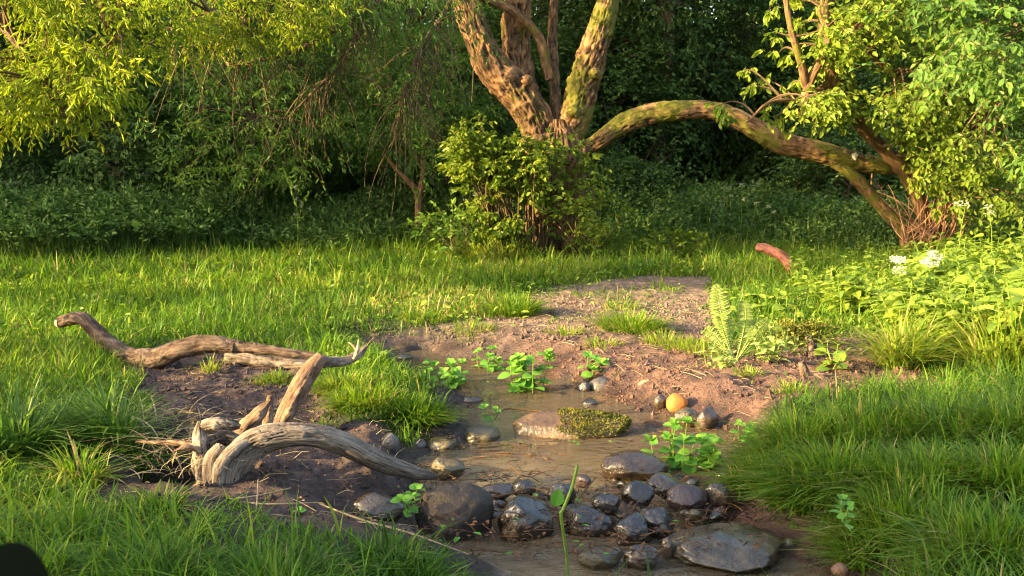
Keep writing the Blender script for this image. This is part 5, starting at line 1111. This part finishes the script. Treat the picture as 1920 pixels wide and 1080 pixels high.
# bent stalk, round leaf
r_ = thing('bent_stalk', 'bent yellow-green stalk standing before the black stones', 'stalk', at(1064, 1075, -.17)); m = MB(); d0 = at(1064, 1075, -.17)[1]
tube(m, [pt(1064, 1085, d0), pt(1062, 1040, d0-.02), pt(1052, 968, d0-.06), pt(1056, 955, d0-.06), pt(1072, 915, d0-.05), pt(1083, 872, d0-.04)], [.0042, .0042, .005, .0048, .0048, .0046], 10, 60); m.build('stem', M['stem'], r_, True)
m = MB(); p = pt(1040, 950, d0+.15); inst(m, BROAD, p[None], np.array([[.3, -.1, 1.]]), np.array([[.2, -1., .3]]), .056, .6); tag(m.build('round_leaf', M['cress'], None), 'single round green leaf left of the bent stalk', 'leaf')
# red twig by the moss boulder and straws
def lone(name, pts, rad, mat, label, cat):
    m = MB(); tube(m, pts, rad, 7, 40); o = m.build(name, M[mat], None, True); return tag(o, label, cat)
z_ = -.095
lone('red_twig', [at(925, 790, z_), at(945, 768, z_+.02), at(1000, 770, z_+.012), at(1060, 775, z_+.02), at(1110, 762, z_+.04)], [.002, .003, .0035, .003, .0015], 'stem_red', 'thin reddish twig lying in the water behind the moss boulder', 'twig')
lone('dark_twig', [at(915, 935, -.09), at(960, 925, -.07), at(1000, 915, -.06), at(1035, 930, -.06)], [.0025, .003, .003, .0015], 'stem_red', 'dark wet twig across the stones behind the rounded black one', 'twig')
lone('dark_twig', [at(1085, 935, -.06), at(1100, 915, -.05), at(1118, 895, -.07)], [.003, .003, .0015], 'stem_red', 'short dark wet twig right of the bent stalk', 'twig')
lone('dead_stalk', [at(330, 952, .0), at(400, 940, .01), at(480, 930, .015), at(545, 915, .0)], [.0035, .0035, .003, .002], 'straw', 'pale dead stalk lying under the arched driftwood foot', 'stalk')
lone('dead_stalk', [at(420, 938, -.0), at(500, 945, .01), at(600, 942, .0)], [.003, .003, .0015], 'straw', 'dead stalk lying on the soil below the arch opening', 'stalk')
lone('dead_stalk', [at(600, 945, .0), at(680, 975, .0), at(770, 1000, -.02), at(880, 1040, -.06)], [.002, .0032, .003, .0018], 'straw', 'long pale stalk running from the soil down past the big dull boulder', 'stalk')
lone('dead_stalk', [at(480, 965, .0), at(482, 940, .04), at(484, 900, .07)], [.003, .0025, .002], 'straw', 'upright dead stalk before the arched driftwood foot', 'stalk')
lone('dead_stalk', [at(1540, 745, -.02), at(1600, 735, .0), at(1680, 728, .01), at(1700, 715, .02)], [.003, .004, .004, .002], 'straw', 'pale stalk on the mud edge behind the right grass bank', 'stalk')
lone('dead_stalk', [at(800, 625, .0), at(798, 590, .02), at(796, 545, .03)], [.003, .003, .002], 'straw', 'thin dead stalk standing on the far bank', 'stalk')
# straw and dead grass hanging in the dark hollow
q = np.random.default_rng(950); m = MB(); n = 120
p0 = np.array([at(q.uniform(250, 385), q.uniform(775, 900), .02+q.uniform(-.02, .03)) for _ in range(n)]); a = q.uniform(0, 6.28, n)
H = q.uniform(.05, .16, n); blades(m, p0, H, np.full(n, .005), nrm(np.stack([np.cos(a), np.sin(a)-.4], 1)), q.uniform(1., 2.2, n), q.random(n), 5)
tag(m.build('dead_grass', M['straw'], None), kind='stuff', label='pale dead grass hanging into the dark hollow')

# mats of drowned leaves, roots and algae on the shallow water
q = np.random.default_rng(960); fx = q.uniform(-1.5, 1.6, 9000); fy = q.uniform(3.3, 6.3, 9000); fz, fm, fs, _ = terr(fx, fy)
k = (fs < .05) & (fs > -.6) & (fb2(fx*.6, fy*1.6, 3.0, 3, 71)+.25*sstep(-.18, 0, fs) > .12); fx, fy = fx[k][:2600], fy[k][:2600]; n = len(fx)
P_ = np.stack([fx, fy, WATZ+q.uniform(-.004, .006, n)+.012*fb2(fx, fy, 8, 2, 5)], 1)
m = MB(); inst(m, OVAL, P_, np.stack([q.normal(0, 1, n), q.normal(0, .6, n), q.normal(0, .15, n)], 1), np.stack([q.normal(0, .35, n), q.normal(0, .35, n), np.ones(n)], 1), q.uniform(.006, .022, n), q.random(n)*.5)
a = q.uniform(0, 6.28, 500); L = q.uniform(.02, .14, 500); strands(m, P_[:500], P_[:500]+np.stack([np.cos(a)*L, np.sin(a)*L*.5, q.uniform(0, .012, 500)], 1), .0016, .0008, None, 2, q.random(500)*.5)
tag(m.build('drowned_litter', M['litter']), kind='stuff', label='mats of dark drowned leaves and roots on the shallow water')
m = MB(); k = q.random(n) < .3; nn = k.sum(); inst(m, OVAL, P_[k]+q.normal(0, .02, (nn, 3))*np.array([1, 1, .1]), np.stack([q.normal(0, 1, nn), q.normal(0, .6, nn), q.normal(0, .15, nn)], 1), np.stack([q.normal(0, .35, nn), q.normal(0, .35, nn), np.ones(nn)], 1), q.uniform(.006, .016, nn), q.random(nn)*.6)
tag(m.build('algae_mats', M['moss']), kind='stuff', label='olive algae scraps on the shallow water')

# litter: dead leaves, crumbs
q = np.random.default_rng(970); m = MB(); n = 2600
x = q.uniform(-1.9, 2.4, n); y = q.uniform(2.7, 8, n); z, mud, sw, sm = terr(x, y); k = (sw > .0) & (sm < .1); x, y, z = x[k], y[k], z[k]; nn = len(x)
inst(m, OVAL, np.stack([x, y, z+.006], 1), np.stack([q.normal(0, 1, nn), q.normal(0, 1, nn), q.normal(0, .2, nn)], 1), np.stack([q.normal(0, .3, nn), q.normal(0, .3, nn), np.ones(nn)], 1), q.uniform(.008, .03, nn), q.random(nn))
n = 420; pp = np.array([at(q.uniform(760, 1420), q.uniform(885, 1040), -.13+q.uniform(-.03, .03)) for _ in range(n)])
inst(m, OVAL, pp, np.stack([q.normal(0, 1, n), q.normal(0, 1, n), q.normal(0, .3, n)], 1), np.stack([q.normal(0, .4, n), q.normal(0, .4, n), np.ones(n)], 1), q.uniform(.01, .028, n), q.random(n)*.35)
tag(m.build('leaf_litter', M['litter']), kind='stuff', label='dead leaves scattered on mud and stones')
md = MB(); n = 420; pp = np.array([at(q.uniform(760, 1420), q.uniform(880, 1040), -.125+q.uniform(-.04, .02)) for _ in range(n)]); a = q.uniform(0, 6.28, n); L = q.uniform(.02, .12, n)
strands(md, pp, pp+np.stack([np.cos(a)*L, np.sin(a)*L*.8, q.uniform(-.01, .02, n)], 1), .0022, .0008, np.stack([q.normal(0, .01, n), q.normal(0, .01, n), q.uniform(0, .02, n)], 1), 3, q.random(n))
tag(md.build('wet_debris', M['stem_red']), kind='stuff', label='dark wet twigs and roots tangled between the dam stones')
m = MB(); n = 90; pp = np.array([at(q.uniform(800, 1420), q.uniform(700, 1040), -.105) for _ in range(n)])
inst(m, OVAL, pp, np.stack([q.normal(0, 1, n), q.normal(0, 1, n), q.normal(0, .1, n)], 1), np.stack([q.normal(0, .2, n), q.normal(0, .2, n), np.ones(n)], 1), q.uniform(.012, .035, n), q.random(n))
tag(m.build('floating_leaves', M['cress']), kind='stuff', label='small green leaves floating on the stream')
m = MB(); n = 42000
x = q.uniform(-2.0, 2.6, n); y = np.sqrt(q.uniform(2.6**2, 8**2, n)); z, mud, sw, sm = terr(x, y); k = (sw > -.02) & (sm < .08) & (fb2(x, y, 5, 2, 9) > -.25); x, y, z = x[k], y[k], z[k]; nn = len(x)
oct_v = np.array([(1, 0, 0), (-1, 0, 0), (0, 1, 0), (0, -1, 0), (0, 0, 1), (0, 0, -1)], float); oct_f = np.array([(0, 2, 4), (2, 1, 4), (1, 3, 4), (3, 0, 4), (2, 0, 5), (1, 2, 5), (3, 1, 5), (0, 3, 5)])
sz = q.uniform(.002, .0085, nn)*(1+1.8*(q.random(nn) < .06)); V = np.stack([x, y, z+.001], 1)[:, None]+sz[:, None, None]*(oct_v[None]*q.uniform(.6, 1.3, (nn, 6, 1))+q.normal(0, .15, (nn, 6, 3)))
m.add(V.reshape(-1, 3), (oct_f[None]+(np.arange(nn)*6)[:, None, None]).reshape(-1, 3)); o = m.build('soil_crumbs', M['ground']); tag(o, kind='stuff', label='crumbs of reddish mud')
setattrf(o, 'mud', np.ones(m.n)); setattrf(o, 'grey', np.repeat(sstep(.2, -.3, x), 6)); setattrf(o, 'path', np.repeat(sstep(5.6, 6.6, y)*.75, 6))

# dark broad leaf right at the lens, bottom left corner
r_ = thing('broad_leaf_plant', 'dark blurred broad leaf poking into the bottom left corner', 'plant', (-.62, .62, gz(-.62, .62))); m = MB()
tipb = pt(-120, 1130, .24); strands(m, np.array([[-.62, .62, 0.]]), tipb[None], .004, .0025, np.array([[0, 0, .02]]), 8, .3, 5); m.build('stem', M['stem'], r_)
LENSLEAF = rows_template([(t_, .34*math.sin(math.pi*t_**.8)**.8+.003) for t_ in np.linspace(0, 1, 26)], .1, .2)
m = MB(); inst(m, LENSLEAF, tipb[None], nrm((pt(48, 1085, .22)-tipb))[None], np.array([[.1, -.6, 1.]]), np.linalg.norm(pt(48, 1085, .22)-tipb)*1.05, .0); m.build('leaf', M['leaf_lens'], r_, True)
